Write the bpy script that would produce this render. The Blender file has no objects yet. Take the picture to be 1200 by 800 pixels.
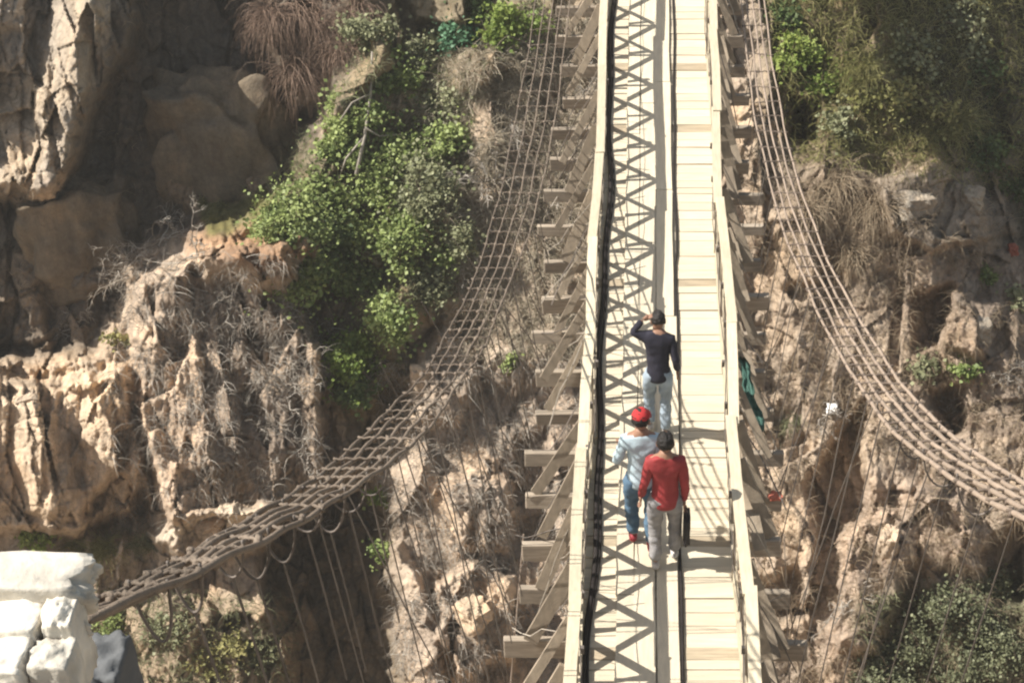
import bpy, bmesh, math, random
import numpy as np
from mathutils import Vector, Matrix

random.seed(7)
RNG = np.random.default_rng(11)
C = bpy.context.scene.collection
TH = math.radians(38.0)
CT, ST = math.cos(TH), math.sin(TH)
F = 2040.0          # focal length, in pixels of a 1200 px wide picture
CX, CY = 765.0, 400.0
W, H = 1200, 800

def pix(u, v, zc):
    a = (CY - v) / F
    return np.array([(u - CX) / F * zc, zc * (CT + a * ST), zc * (-ST + a * CT)])

def project(p):
    zc = p[1] * CT - p[2] * ST
    up = p[1] * ST + p[2] * CT
    return (CX + p[0] / zc * F, CY - up / zc * F, zc)

# ------------------------------------------------------------------ noise
def _hash(ix, iy, seed):
    n = (ix.astype(np.int64) * 374761393 + iy.astype(np.int64) * 668265263 + seed * 974634777) & 0x7fffffff
    n = ((n ^ (n >> 13)) * 1274126177) & 0x7fffffff
    n = (n ^ (n >> 16)) & 0x7fffffff
    return (n % 1000003) / 1000003.0

def pnoise(x, y, seed=0):
    ix, iy = np.floor(x), np.floor(y)
    fx, fy = x - ix, y - iy
    def g(dx, dy):
        a = _hash(ix + dx, iy + dy, seed) * 2 * np.pi
        return np.cos(a) * (fx - dx) + np.sin(a) * (fy - dy)
    sx = fx * fx * fx * (fx * (fx * 6 - 15) + 10)
    sy = fy * fy * fy * (fy * (fy * 6 - 15) + 10)
    a = g(0, 0) * (1 - sx) + g(1, 0) * sx
    b = g(0, 1) * (1 - sx) + g(1, 1) * sx
    return (a * (1 - sy) + b * sy) * 1.5

def fbm(x, y, seed=0, oct=4):
    r = 0; a = 1; t = 0
    for i in range(oct):
        r = r + a * pnoise(x, y, seed + i * 17); t += a
        x = x * 2.03 + 3.1; y = y * 2.03 + 1.7; a *= 0.5
    return r / t

def facet(x, y, seed=0, tilt=0.6):
    ix, iy = np.floor(x), np.floor(y)
    f1 = np.full(x.shape, 9.0); f2 = np.full(x.shape, 9.0); hh = np.zeros(x.shape)
    for dx in (-1, 0, 1):
        for dy in (-1, 0, 1):
            cx, cy = ix + dx, iy + dy
            px = cx + 0.5 + 0.85 * (_hash(cx, cy, seed + 1) - 0.5)
            py = cy + 0.5 + 0.85 * (_hash(cx, cy, seed + 2) - 0.5)
            d = np.hypot(x - px, y - py)
            h = (_hash(cx, cy, seed + 3) - 0.5) + tilt * 2 * ((_hash(cx, cy, seed + 4) - .5) * (x - px) + (_hash(cx, cy, seed + 5) - .5) * (y - py))
            near = d < f1
            f2 = np.where(near, f1, np.minimum(f2, d))
            f1 = np.where(near, d, f1)
            hh = np.where(near, h, hh)
    return hh, np.clip((f2 - f1) / 0.06, 0, 1)

def sstep(a, b, x):
    t = np.clip((x - a) / (b - a), 0, 1)
    return t * t * (3 - 2 * t)

def poly_sdf(u, v, poly):
    d = np.full(u.shape, 1e18); inside = np.zeros(u.shape, bool)
    n = len(poly)
    for i in range(n):
        x0, y0 = poly[i]; x1, y1 = poly[(i + 1) % n]
        ex, ey = x1 - x0, y1 - y0
        t = np.clip(((u - x0) * ex + (v - y0) * ey) / (ex * ex + ey * ey), 0, 1)
        d = np.minimum(d, (u - x0 - t * ex) ** 2 + (v - y0 - t * ey) ** 2)
        if y0 != y1:
            cond = ((y0 > v) != (y1 > v)) & (u < (x1 - x0) * (v - y0) / (y1 - y0) + x0)
            inside ^= cond
    d = np.sqrt(d)
    return np.where(inside, d, -d)

# ------------------------------------------------------------------ materials
def mat(name, col, rough=0.8, bump=0.0, bscale=40, var=0.15, vscale=6, spec=0.3, stretch=(1, 1, 1), coords='Object', trans=0.0, streak=None):
    m = bpy.data.materials.new(name); m.use_nodes = True
    nt = m.node_tree; N = nt.nodes; L = nt.links
    b = N['Principled BSDF']
    b.inputs['Roughness'].default_value = rough
    b.inputs['Specular IOR Level'].default_value = spec
    tc = N.new('ShaderNodeTexCoord'); mp = N.new('ShaderNodeMapping')
    mp.inputs['Scale'].default_value = stretch
    L.new(tc.outputs[coords], mp.inputs[0])
    nz = N.new('ShaderNodeTexNoise'); nz.inputs['Scale'].default_value = vscale; nz.inputs['Detail'].default_value = 6
    L.new(mp.outputs[0], nz.inputs[0])
    oi = N.new('ShaderNodeObjectInfo')
    cr = N.new('ShaderNodeValToRGB')
    cr.color_ramp.elements[0].position = 0.3; cr.color_ramp.elements[1].position = 0.7
    cr.color_ramp.elements[0].color = tuple(c * (1 - var) for c in col) + (1,)
    cr.color_ramp.elements[1].color = tuple(min(1, c * (1 + var)) for c in col) + (1,)
    L.new(nz.outputs[0], cr.inputs[0])
    hs = N.new('ShaderNodeHueSaturation')
    mr = N.new('ShaderNodeMapRange'); mr.inputs[3].default_value = 1 - var; mr.inputs[4].default_value = 1 + var * .6
    L.new(oi.outputs['Random'], mr.inputs[0]); L.new(mr.outputs[0], hs.inputs['Value'])
    L.new(cr.outputs[0], hs.inputs['Color'])
    L.new(hs.outputs[0], b.inputs['Base Color'])
    if bump:
        n2 = N.new('ShaderNodeTexNoise'); n2.inputs['Scale'].default_value = bscale; n2.inputs['Detail'].default_value = 8
        L.new(mp.outputs[0], n2.inputs[0])
        bp = N.new('ShaderNodeBump'); bp.inputs['Strength'].default_value = bump; bp.inputs['Distance'].default_value = 0.02
        L.new(n2.outputs[0], bp.inputs['Height']); L.new(bp.outputs[0], b.inputs['Normal'])
    if trans:
        tr = N.new('ShaderNodeBsdfTranslucent'); mx = N.new('ShaderNodeMixShader'); mx.inputs[0].default_value = trans
        L.new(hs.outputs[0], tr.inputs[0]); L.new(b.outputs[0], mx.inputs[1]); L.new(tr.outputs[0], mx.inputs[2])
        L.new(mx.outputs[0], N['Material Output'].inputs[0])
    return m

def attr_leaf_mat(name, col, col2, trans=0.25):
    """leaf material: hue varies from leaf to leaf (per-leaf attribute 'rnd')"""
    m = bpy.data.materials.new(name); m.use_nodes = True
    nt = m.node_tree; N = nt.nodes; L = nt.links
    b = N['Principled BSDF']; b.inputs['Roughness'].default_value = 0.55; b.inputs['Specular IOR Level'].default_value = 0.35
    at = N.new('ShaderNodeAttribute'); at.attribute_name = 'rnd'
    cr = N.new('ShaderNodeValToRGB')
    cr.color_ramp.elements[0].color = (*col, 1); cr.color_ramp.elements[1].color = (*col2, 1)
    L.new(at.outputs['Fac'], cr.inputs[0]); L.new(cr.outputs[0], b.inputs['Base Color'])
    tr = N.new('ShaderNodeBsdfTranslucent'); mx = N.new('ShaderNodeMixShader'); mx.inputs[0].default_value = trans
    L.new(cr.outputs[0], tr.inputs[0]); L.new(b.outputs[0], mx.inputs[1]); L.new(tr.outputs[0], mx.inputs[2])
    L.new(mx.outputs[0], N['Material Output'].inputs[0])
    return m

M = {}
M['plank_old'] = mat('old_plank', (.40, .33, .235), .9, .5, 30, .22, 3, stretch=(1, 10, 10))
M['plank'] = mat('weathered_plank', (.60, .525, .40), .85, .5, 30, .10, 3, stretch=(1, 10, 10))
M['runner'] = mat('runner_board', (.60, .53, .405), .85, .5, 30, .09, 3, stretch=(10, 1, 10))
M['rail'] = mat('rail_wood', (.54, .47, .345), .85, .4, 30, .14, 4, stretch=(10, 1, 10))
M['grey_wood'] = mat('grey_wood', (.27, .22, .165), .9, .4, 30, .22, 4, stretch=(4, 2, 2))
M['beam'] = mat('beam_wood', (.33, .275, .215), .9, .4, 30, .25, 4, stretch=(1, 8, 8))
M['rope'] = mat('steel_rope', (.165, .13, .10), .7, .5, 60, .2, 8)
M['rope_light'] = mat('pale_steel_rope', (.30, .235, .185), .6, .5, 60, .12, 8)
M['hanger'] = mat('hanger_iron', (.13, .11, .095), .6, .2, 60, .3, 6)
M['tie'] = mat('tie_iron', (.15, .115, .09), .7, .2, 60, .25, 6)
M['dark_line'] = mat('dark_line_black', (.022, .018, .017), 1.0, .1, 30, .2, 5)  # for the dark lines laid along the deck
M['whitewash'] = mat('whitewashed_stone', (.56, .52, .45), .95, 1.0, 12, .32, 6)
M['side'] = mat('side_shade_stone', (.33, .31, .28), .95, .8, 14, .25, 4)  # greyed to paint in the shade of the pier's inner face
M['gap_shade_mortar'] = mat('gap_shade_mortar', (.10, .09, .08), .95, .6, 20, .2, 5)  # dark mortar, blackened further so gaps between stones read as shaded holes
M['slate'] = mat('concrete_block', (.115, .12, .125), .95, .4, 20, .15, 5)
M['cloth_teal'] = mat('teal_cloth', (.095, .20, .165), .95, .6, 9, .2, 6)
M['litter_red'] = mat('red_litter', (.42, .13, .085), .9, .2, 15, .2, 6)
M['litter_white'] = mat('white_litter', (.75, .74, .72), .7, .2, 15, .1, 6)
M['twig'] = mat('dry_twig', (.34, .30, .25), .9, 0, 1, .2, 3)
M['twig_dark'] = mat('brown_stem', (.16, .12, .085), .9, 0, 1, .2, 3)
M['straw'] = attr_leaf_mat('straw', (.19, .135, .085), (.46, .37, .26), .2)
M['straw_pale'] = attr_leaf_mat('straw_pale', (.26, .22, .15), (.62, .54, .42), .2)
M['straw_red'] = attr_leaf_mat('russet_straw', (.15, .095, .07), (.36, .255, .19), .2)
M['twigs'] = attr_leaf_mat('grey_twigs', (.16, .13, .105), (.50, .46, .40), .0)
M['leaf_green'] = attr_leaf_mat('leaf_green', (.08, .125, .03), (.36, .42, .15))
M['leaf_dark'] = attr_leaf_mat('leaf_dark', (.04, .07, .025), (.17, .23, .08))
M['leaf_bright'] = attr_leaf_mat('leaf_bright', (.10, .17, .03), (.32, .38, .10), .35)
M['leaf_yellow'] = attr_leaf_mat('leaf_yellow', (.15, .155, .045), (.42, .39, .17), .3)
M['leaf_olive'] = attr_leaf_mat('leaf_olive', (.12, .13, .065), (.34, .35, .20))
M['leaf_sage'] = attr_leaf_mat('leaf_sage', (.075, .085, .045), (.23, .245, .14))
M['leaf_blue'] = attr_leaf_mat('leaf_blue', (.045, .12, .065), (.13, .27, .15))
M['skin'] = mat('skin', (.27, .15, .10), .55, .05, 40, .06, 8)
M['hair'] = mat('black_hair', (.014, .011, .010), .5, .6, 90, .3, 20)
M['navy'] = mat('navy_jumper', (.022, .021, .032), .9, .5, 12, .25, 5)
M['red'] = mat('red_jacket', (.27, .034, .036), .75, .6, 10, .15, 5)
M['white_shirt'] = mat('white_shirt', (.46, .57, .63), .8, .6, 10, .08, 5)
M['teal_vest'] = mat('teal_waistcoat', (.16, .27, .31), .85, .5, 12, .2, 6)
M['jeans'] = mat('blue_jeans', (.10, .17, .25), .85, .5, 14, .25, 7)
M['pale_jeans'] = mat('washed_jeans', (.24, .29, .34), .85, .5, 14, .28, 7)
M['grey_trouser'] = mat('pale_trousers', (.27, .26, .265), .85, .6, 14, .25, 10)
M['cap'] = mat('red_cap', (.42, .03, .032), .9, .1, 30, .08, 8)
M['shoe'] = mat('brown_shoe', (.07, .045, .035), .6, .1, 30, .15, 8)
M['shoe_pale'] = mat('pale_shoe', (.5, .47, .45), .6, .1, 30, .15, 8)
M['sandal'] = mat('maroon_shoe', (.28, .03, .04), .6, .1, 30, .15, 8)
M['bag'] = mat('black_bag', (.02, .018, .02), .7, .4, 20, .2, 8)

def rock_material():
    m = bpy.data.materials.new('cliff_rock'); m.use_nodes = True
    nt = m.node_tree; N = nt.nodes; L = nt.links
    b = N['Principled BSDF']; b.inputs['Roughness'].default_value = 0.95; b.inputs['Specular IOR Level'].default_value = 0.15
    tc = N.new('ShaderNodeTexCoord')
    at = N.new('ShaderNodeAttribute'); at.attribute_name = 'tint'
    def noise(scale, det=8, rough=.6, st=(1, 1, 1)):
        mp = N.new('ShaderNodeMapping'); mp.inputs['Scale'].default_value = st
        L.new(tc.outputs['Object'], mp.inputs[0])
        n = N.new('ShaderNodeTexNoise'); n.inputs['Scale'].default_value = scale; n.inputs['Detail'].default_value = det
        n.inputs['Roughness'].default_value = rough
        L.new(mp.outputs[0], n.inputs[0]); return n.outputs[0]
    def ramp(src, stops):
        r = N.new('ShaderNodeValToRGB'); e = r.color_ramp.elements
        while len(e) < len(stops): e.new(.5)
        for k, (p, c) in enumerate(stops):
            e[k].position = p; e[k].color = (*c, 1)
        L.new(src, r.inputs[0]); return r.outputs[0]
    def mix(a, bb, fac, mode='MIX'):
        x = N.new('ShaderNodeMix'); x.data_type = 'RGBA'; x.blend_type = mode
        if isinstance(fac, float): x.inputs[0].default_value = fac
        else: L.new(fac, x.inputs[0])
        L.new(a, x.inputs[6])
        L.new(bb, x.inputs[7]); return x.outputs[2]
    big = ramp(noise(.55, 5), [(.32, (.72, .70, .68)), (.48, (1.0, .98, .95)), (.66, (1.22, 1.13, 1.0))])
    vert = ramp(noise(2.2, 8, .65, (1.6, 1, .45)), [(.3, (.72, .71, .70)), (.5, (1, 1, 1)), (.68, (1.24, 1.20, 1.14))])
    fine = ramp(noise(9, 10, .75), [(.28, (.62, .61, .60)), (.48, (1, 1, 1)), (.72, (1.36, 1.34, 1.31))])
    rust = ramp(noise(1.3, 8, .7), [(.52, (1, 1, 1)), (.70, (1.06, .95, .84))])
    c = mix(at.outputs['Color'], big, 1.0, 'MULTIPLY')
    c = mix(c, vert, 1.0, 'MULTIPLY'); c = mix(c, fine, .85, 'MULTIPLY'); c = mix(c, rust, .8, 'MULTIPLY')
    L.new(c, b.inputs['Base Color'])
    h1 = noise(5, 10, .75, (1, 1, .6)); h2 = noise(22, 8, .7)
    bp = N.new('ShaderNodeBump'); bp.inputs['Strength'].default_value = .65; bp.inputs['Distance'].default_value = .10
    L.new(h1, bp.inputs['Height'])
    bp2 = N.new('ShaderNodeBump'); bp2.inputs['Strength'].default_value = .7; bp2.inputs['Distance'].default_value = .03
    L.new(h2, bp2.inputs['Height']); L.new(bp.outputs[0], bp2.inputs['Normal']); L.new(bp2.outputs[0], b.inputs['Normal'])
    return m
M['rock'] = rock_material()

# ------------------------------------------------------------------ object helpers
def link(o, parent=None):
    C.objects.link(o)
    if parent: o.parent = parent
    return o

def thing(name, label, cat, loc=(0, 0, 0), group=None):
    o = bpy.data.objects.new(name, None); o.empty_display_size = .2; link(o)
    o.location = loc; o['label'] = label; o['category'] = cat
    if group: o['group'] = group
    return o

def tag(o, label, cat, group=None):
    o['label'] = label; o['category'] = cat
    if group: o['group'] = group
    return o

def np_mesh(name, verts, faces, material, parent=None, smooth=False, rnd=None):
    """verts (N,3); faces (K,n) array, one polygon size"""
    verts = np.asarray(verts, np.float32); faces = np.asarray(faces, np.int32)
    if parent is not None: verts = verts - np.array(parent.location, np.float32)
    me = bpy.data.meshes.new(name)
    k, n = faces.shape
    me.vertices.add(len(verts)); me.vertices.foreach_set('co', verts.ravel())
    me.loops.add(k * n); me.loops.foreach_set('vertex_index', faces.ravel())
    me.polygons.add(k); me.polygons.foreach_set('loop_start', np.arange(k, dtype=np.int32) * n)
    me.update(calc_edges=True)
    if smooth: me.polygons.foreach_set('use_smooth', np.ones(k, bool))
    if rnd is not None:
        a = me.attributes.new('rnd', 'FLOAT', 'FACE'); a.data.foreach_set('value', np.asarray(rnd, np.float32))
    me.materials.append(material)
    o = bpy.data.objects.new(name, me)
    return link(o, parent)

class MB:
    """collects shapes into one mesh"""
    def __init__(s): s.bm = bmesh.new()
    def box(s, c, size, R=None, jit=0, taper=None):
        vs = []
        for dz in (-1, 1):
            for dy in (-1, 1):
                for dx in (-1, 1):
                    p = Vector((dx * size[0] / 2, dy * size[1] / 2, dz * size[2] / 2))
                    if jit: p += Vector([random.uniform(-jit, jit) for _ in range(3)])
                    if R is not None: p = R @ p
                    vs.append(s.bm.verts.new(p + Vector(c)))
        for f in ((0, 2, 3, 1), (4, 5, 7, 6), (0, 1, 5, 4), (2, 6, 7, 3), (0, 4, 6, 2), (1, 3, 7, 5)):
            s.bm.faces.new([vs[i] for i in f])
        return s
    def bar(s, a, b, w, t, up=(0, 0, 1), jit=0):
        a = Vector(a); b = Vector(b); d = b - a; y = d.normalized()
        z = Vector(up) - Vector(up).dot(y) * y
        if z.length < 1e-4: z = Vector((1, 0, 0)) - y.x * y
        z.normalize(); x = y.cross(z)
        R = Matrix((x, y, z)).transposed()
        return s.box((a + b) / 2, (w, d.length, t), R, jit)
    def tube(s, pts, r, n=8, cap=True):
        pts = [Vector(p) for p in pts]
        rr = r if hasattr(r, '__len__') else [r] * len(pts)
        rings = []; prev = None
        for i, p in enumerate(pts):
            d = (pts[min(i + 1, len(pts) - 1)] - pts[max(i - 1, 0)]).normalized()
            if prev is None:
                x = d.orthogonal().normalized()
            else:
                x = (prev - prev.dot(d) * d).normalized()
            prev = x; y = d.cross(x)
            rings.append([s.bm.verts.new(p + (x * math.cos(2 * math.pi * k / n) + y * math.sin(2 * math.pi * k / n)) * rr[i]) for k in range(n)])
        for i in range(len(rings) - 1):
            for k in range(n):
                s.bm.faces.new((rings[i][k], rings[i][(k + 1) % n], rings[i + 1][(k + 1) % n], rings[i + 1][k]))
        if cap:
            s.bm.faces.new(rings[0][::-1]); s.bm.faces.new(rings[-1])
        return s
    def build(s, name, material, parent=None, smooth=False, bevel=0):
        if bevel:
            bmesh.ops.bevel(s.bm, geom=s.bm.edges[:], offset=bevel, segments=1, affect='EDGES')
        bmesh.ops.recalc_face_normals(s.bm, faces=s.bm.faces[:])
        me = bpy.data.meshes.new(name)
        if parent is not None:
            # positions are absolute; keep them so under the whole parent chain
            off = Vector((0, 0, 0)); q = parent
            while q is not None: off += q.location; q = q.parent
            bmesh.ops.translate(s.bm, vec=-off, verts=s.bm.verts[:])
        s.bm.to_mesh(me); s.bm.free()
        if smooth:
            for f in me.polygons: f.use_smooth = True
        me.materials.append(material)
        return link(bpy.data.objects.new(name, me), parent)

# ------------------------------------------------------------------ terrain
# profile of the gorge in the YZ plane; the far bank rises from index CORE0 to CORE1
def zc_of(Y, Z): return Y * CT - Z * ST
def v_of(Y, Z): return CY - F * (Y * ST + Z * CT) / zc_of(Y, Z)
A0, A1 = np.array([21.2, -27.4]), np.array([33.0, -12.6])
def core_pt(a): return A0 + (A1 - A0) * a
U_LINES = np.concatenate([np.linspace(-1500, -140, 60), np.arange(-130, 1331, 1.7), np.linspace(1340, 2700, 60)])
rowsYZ = []
near = [(-90, -4), (-40, -10), (-10, -12.4), (4, -12.9), (8.2, -13.1), (9.2, -14.5), (10.2, -19), (11.6, -25), (14, -29.3), (17, -30.2), (19.5, -29.4), (21.2, -27.4)]
for (a, b) in zip(near[:-1], near[1:]):
    n = 6 if b[0] < 8 else 9
    for k in range(n): rowsYZ.append((a[0] + (b[0] - a[0]) * k / n, a[1] + (b[1] - a[1]) * k / n))
av = np.linspace(0, 1, 8001); cp = A0[None] + (A1 - A0)[None] * av[:, None]
vv = v_of(cp[:, 0], cp[:, 1])
vs_t = np.arange(vv[0], vv[-1], -1.55)
aa = np.interp(-vs_t, -vv, av)
n_near = len(rowsYZ)
for a in aa: rowsYZ.append(tuple(core_pt(a)))
far = [(33.0, -12.6), (34.3, -9.3), (40, -8.6), (50, -6), (80, 4), (140, 25)]
for (a, b) in zip(far[:-1], far[1:]):
    for k in range(10): rowsYZ.append((a[0] + (b[0] - a[0]) * (k + .5) / 10, a[1] + (b[1] - a[1]) * (k + .5) / 10))
rowsYZ = np.array(rowsYZ)
NR, NC = len(rowsYZ), len(U_LINES)
arc = np.concatenate([[0], np.cumsum(np.hypot(*(np.diff(rowsYZ, axis=0).T)))])
Yb = np.repeat(rowsYZ[:, 0:1], NC, 1); Zb = np.repeat(rowsYZ[:, 1:2], NC, 1)
zce = np.maximum(zc_of(Yb, Zb), 24.0)
Ub = np.repeat(U_LINES[None], NR, 0)
Xb = (Ub - CX) / F * zce
Vb = v_of(Yb, Zb)
Tb = np.repeat(arc[:, None], NC, 1)
cwt = sstep(0, 1, np.clip((np.arange(NR) - n_near + 4) / 30, 0, 1)) * (1 - sstep(0, 1, np.clip((np.arange(NR) - (n_near + len(aa)) + 20) / 40, 0, 1)))
cwt = cwt[:, None]

# warped picture-plane coordinates so that outlines of the masses stay ragged
wu = Ub + 13 * fbm(Xb * .9, Tb * .9, 5, 4) + 5 * fbm(Xb * 4, Tb * 4, 6, 3)
wv = Vb + 13 * fbm(Xb * .9, Tb * .9, 8, 4) + 5 * fbm(Xb * 4, Tb * 4, 9, 3)
MASSES = [
    ([(-700, -450), (150, -400), (175, -60), (162, 0), (148, 70), (118, 110), (98, 180), (70, 205), (58, 230), (12, 242), (-700, 250)], 1.15, 9),
    ([(60, -20), (118, -30), (112, 60), (78, 200), (52, 215), (48, 120)], .40, 7),
    ([(-200, 30), (40, 35), (55, 110), (45, 190), (-200, 200)], -.30, 8),
    ([(170, -80), (475, -60), (440, 60), (400, 110), (345, 190), (332, 236), (232, 262), (150, 300), (112, 415), (-700, 432), (-700, 245), (60, 232), (100, 180), (120, 110), (160, 60)], -1.55, 14),
    ([(185, 98), (305, 88), (342, 150), (330, 238), (240, 262), (195, 236)], .55, 8),
    ([(42, 212), (152, 196), (155, 325), (85, 345), (38, 290)], .55, 8),
    ([(-100, 300), (40, 290), (60, 400), (-100, 410)], .6, 8),
    ([(148, 340), (190, 310), (235, 298), (330, 288), (352, 330), (375, 420), (380, 560), (330, 600), (200, 612), (168, 500)], 1.35, 8),
    ([(148, 340), (215, 312), (235, 420), (245, 600), (200, 612), (168, 500)], .4, 6),
    ([(270, 290), (330, 288), (345, 390), (300, 400)], .4, 6),
    ([(-700, 440), (60, 448), (150, 432), (166, 520), (160, 600), (90, 622), (-700, 622)], 1.35, 9),
    ([(-700, 470), (50, 470), (70, 600), (-700, 600)], .35, 8),
    ([(225, 268), (345, 232), (385, 300), (330, 330), (215, 305)], 1.5, 24),
    ([(300, 215), (380, 150), (440, 60), (520, 80), (545, 250), (520, 400), (455, 400), (400,320), (340, 310)], 1.0, 40),
    ([(370, 335), (480, 345), (475, 440), (425, 480), (380, 460)], .9, 22),
    ([(270, -90), (470, -90), (450, 60), (405, 130), (345, 125), (300, 60)], 1.75, 20),
    ([(540, -80), (760, -80), (740, 420), (570, 430), (530, 250)], 1.2, 45),
    ([(500, 420), (740, 400), (760, 950), (480, 950), (450, 560)], .9, 35),
    ([(345, 150), (385, 145), (400, 200), (360, 225), (340, 200)], .7, 8),
    ([(300, 630), (375, 585), (432, 556), (447, 640), (468, 790), (480, 980), (345, 980), (350, 770)], -1.6, 14),
    ([(130, 560), (165, 570), (190, 620), (110, 640), (100, 600)], -.9, 9),
    ([(180, 622), (240, 600), (322, 588), (335, 640), (210, 655)], 1.2, 7),
    ([(150, 712), (345, 690), (330, 950), (150, 950)], .5, 20),
    ([(430, 640), (468, 640), (522, 740), (520, 830), (470, 830)], .8, 7),
    ([(508, 690), (560, 655), (600, 680), (606, 770), (530, 790)], 1.0, 7),
    ([(520, 560), (600, 560), (590, 640), (540, 650)], .6, 8),
    ([(470, 440), (520, 380), (560, 430), (540, 500), (480, 500)], .7, 9),
    ([(480, -40), (560, -40), (545, 24), (490, 26)], .8, 6),
    ([(535, 60), (580, 62), (575, 100), (540, 104)], .6, 6),
    ([(1030, 215), (1095, 192), (1172, 203), (1182, 272), (1092, 292), (1038, 280)], .75, 7),
    ([(925, 112), (960, 116), (958, 166), (925, 160)], -1.0, 7),
    ([(1068, 345), (1116, 338), (1104, 402), (1070, 414)], -1.0, 7),
    ([(1112, 345), (1170, 350), (1160, 420), (1110, 405)], .6, 7),
    ([(1090, 462), (1122, 448), (1128, 502), (1098, 522)], -.9, 7),
    ([(950, 570), (985, 500), (1012, 470), (1008, 600), (962, 640)], -1.2, 8),
    ([(985, 608), (1052, 596), (1070, 640), (1032, 762), (982, 760)], .7, 8),
    ([(1060, -500), (1700, -500), (1700, 330), (1240, 300), (1190, 120)], -2.8, 170),
    ([(1140, 205), (1300, 190), (1300, 330), (1165, 300)], -.9, 12),
    ([(1060, 560), (1140, 590), (1150, 670), (1060, 660)], .5, 10),
    ([(1150, 640), (1200, 620), (1210, 700), (1150, 690)], -1.0, 9),
    ([(860, 690), (935, 670), (940, 720), (880, 740)], -.8, 9),
    ([(905, 250), (950, 240), (960, 330), (915, 340)], .5, 9),
    ([(600, 520), (640, 500), (650, 640), (605, 650)], -.5, 9),
]
macro = np.zeros_like(Xb)
for poly, amp, soft in MASSES:
    macro += amp * sstep(-soft, soft, poly_sdf(wu, wv, poly))
wx = Xb + .35 * fbm(Xb * .8, Tb * .8, 21, 3); wt = Tb + .35 * fbm(Xb * .8, Tb * .8, 22, 3)
h1, c1 = facet(wx / 1.5, wt / 2.6, 31, .9)
h2, c2 = facet((wx + .18 * wt) / .62, wt / 1.25, 41, .9)
h3, c3 = facet((wx - .1 * wt) / .26, wt / .55, 51, .9)
h4, c4 = facet(wx / .12, wt / .2, 61, .8)
ridge = 1 - np.abs(fbm(Xb * 2.3, Tb * .55, 71, 4)) * 2.2
flute = sstep(40, -30, -poly_sdf(Ub, Vb, [(140, 330), (390, 320), (400, 610), (-300, 620), (-300, 440), (140, 430)])) 
flute = np.clip(flute, 0, 1)
shade_zone = sstep(-30, 30, poly_sdf(Ub, Vb, [(160, 0), (440, 0), (340, 230), (130, 330), (-300, 440), (-300, 250), (60, 230)]))
butt = sstep(-25, 15, poly_sdf(Ub, Vb, [(-700, -450), (170, -450), (160, 0), (100, 180), (12, 245), (-700, 245)]))
sx_ = Xb + .10 * fbm(Xb * 1.5, Tb * .7, 23, 3); st2 = Tb + .15 * fbm(Xb, Tb, 24, 3)
h5, c5 = facet((sx_ + .12 * st2) / .42, st2 / 1.7, 131, 2.2)
h6, c6 = facet((sx_ - .12 * st2) / .95, st2 / 2.6, 141, 2.2)
slab = np.clip(flute + butt, 0, 1)
crag = 1 - np.abs(fbm(Xb * 1.7 + .4 * Tb, Tb * 1.1, 73, 5)) * 2.4
crag2 = 1 - np.abs(fbm(Xb * 5.5, Tb * 3.6, 74, 4)) * 2.4
cm = sstep(-.1, .3, fbm(Xb * .9, Tb * .9, 75, 3))
calm = (1 - .6 * shade_zone) * (1 - .62 * slab)
relief = .62 + .38 * sstep(480, 250, Ub)
detail = relief * (.50 * h1 + .42 * h2 * calm + .15 * h3 * calm + .045 * h4 * (1 - .5 * shade_zone) + .20 * fbm(Xb * 1.2, Tb * 1.2, 81, 5)
          + (.03 - .012 * slab) * fbm(Xb * 11, Tb * 11, 91, 3) - .10 * (1 - c1) * cm - .08 * (1 - c2) * cm - .03 * (1 - c3) + .16 * flute * (ridge - .6) + slab * (.26 * h5 + .34 * h6 - .03 * (1 - c5) - .05 * (1 - c6))
          + .11 * (crag - .6) * calm + .045 * (crag2 - .6) * calm + .22 * h6 * (1 - slab) * calm)
disp = cwt * (macro + detail) + (1 - cwt) * (.5 * h1 + .3 * fbm(Xb * .5, Tb * .5, 81, 4))
# masses stand out of the slope towards the open gorge
P = np.stack([Xb, Yb, Zb], -1)
Rl = np.linalg.norm(P, axis=-1, keepdims=True)
Dcore = -P / Rl
Dout = np.zeros_like(P); Dout[..., 2] = 1
D = Dcore * cwt[..., None] + Dout * (1 - cwt[..., None])
# deep inside the frame directions differ little from the slope's own normal
P = P + D * disp[..., None]
crack = np.minimum(np.minimum(c1, c2), c3 * .5 + .5)

# rock and soil colours by zone; recess and upper right include painted shade
base = np.array([.50, .42, .33])
tint = np.ones(P.shape) * base
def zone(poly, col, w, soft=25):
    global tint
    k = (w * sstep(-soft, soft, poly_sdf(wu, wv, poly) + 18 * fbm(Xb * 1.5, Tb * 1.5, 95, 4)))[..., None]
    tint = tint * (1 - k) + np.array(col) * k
zone([(-700, -450), (170, -450), (160, 0), (100, 180), (12, 245), (-700, 245)], (.44, .39, .32), .9, 7)
zone([(160, -60), (470, -60), (400, 110), (340, 236), (150, 300), (112, 415), (-700, 432), (-700, 245), (60, 232)], (.19, .165, .135), .95, 14)  # grey rock, darkened further to deepen the shade of the recess
zone([(185, 98), (305, 88), (342, 150), (330, 238), (240, 262), (195, 236)], (.30, .235, .17), .8, 10)
zone([(300, 150), (380, 180), (530, 100), (530, 250), (520, 400), (440, 540), (380, 480), (330, 320)], (.17, .15, .085), .85)
zone([(400, -50), (680, -50), (660, 60), (520, 110), (400, 120)], (.22, .19, .12), .8)
zone([(540, 70), (690, 60), (680, 420), (560, 420), (540, 250)], (.50, .42, .33), .8)
zone([(225, 262), (345, 232), (385, 300), (320, 320), (215, 300)], (.40, .25, .15), .8, 12)
zone([(230, 235), (345, 225), (350, 262), (240, 272)], (.15, .17, .06), .8, 8)
zone([(-700, 430), (165, 430), (165, 620), (-700, 630)], (.72, .585, .43), .85)
zone([(148, 330), (240, 300), (250, 600), (168, 600)], (.64, .52, .40), .8)
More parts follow.
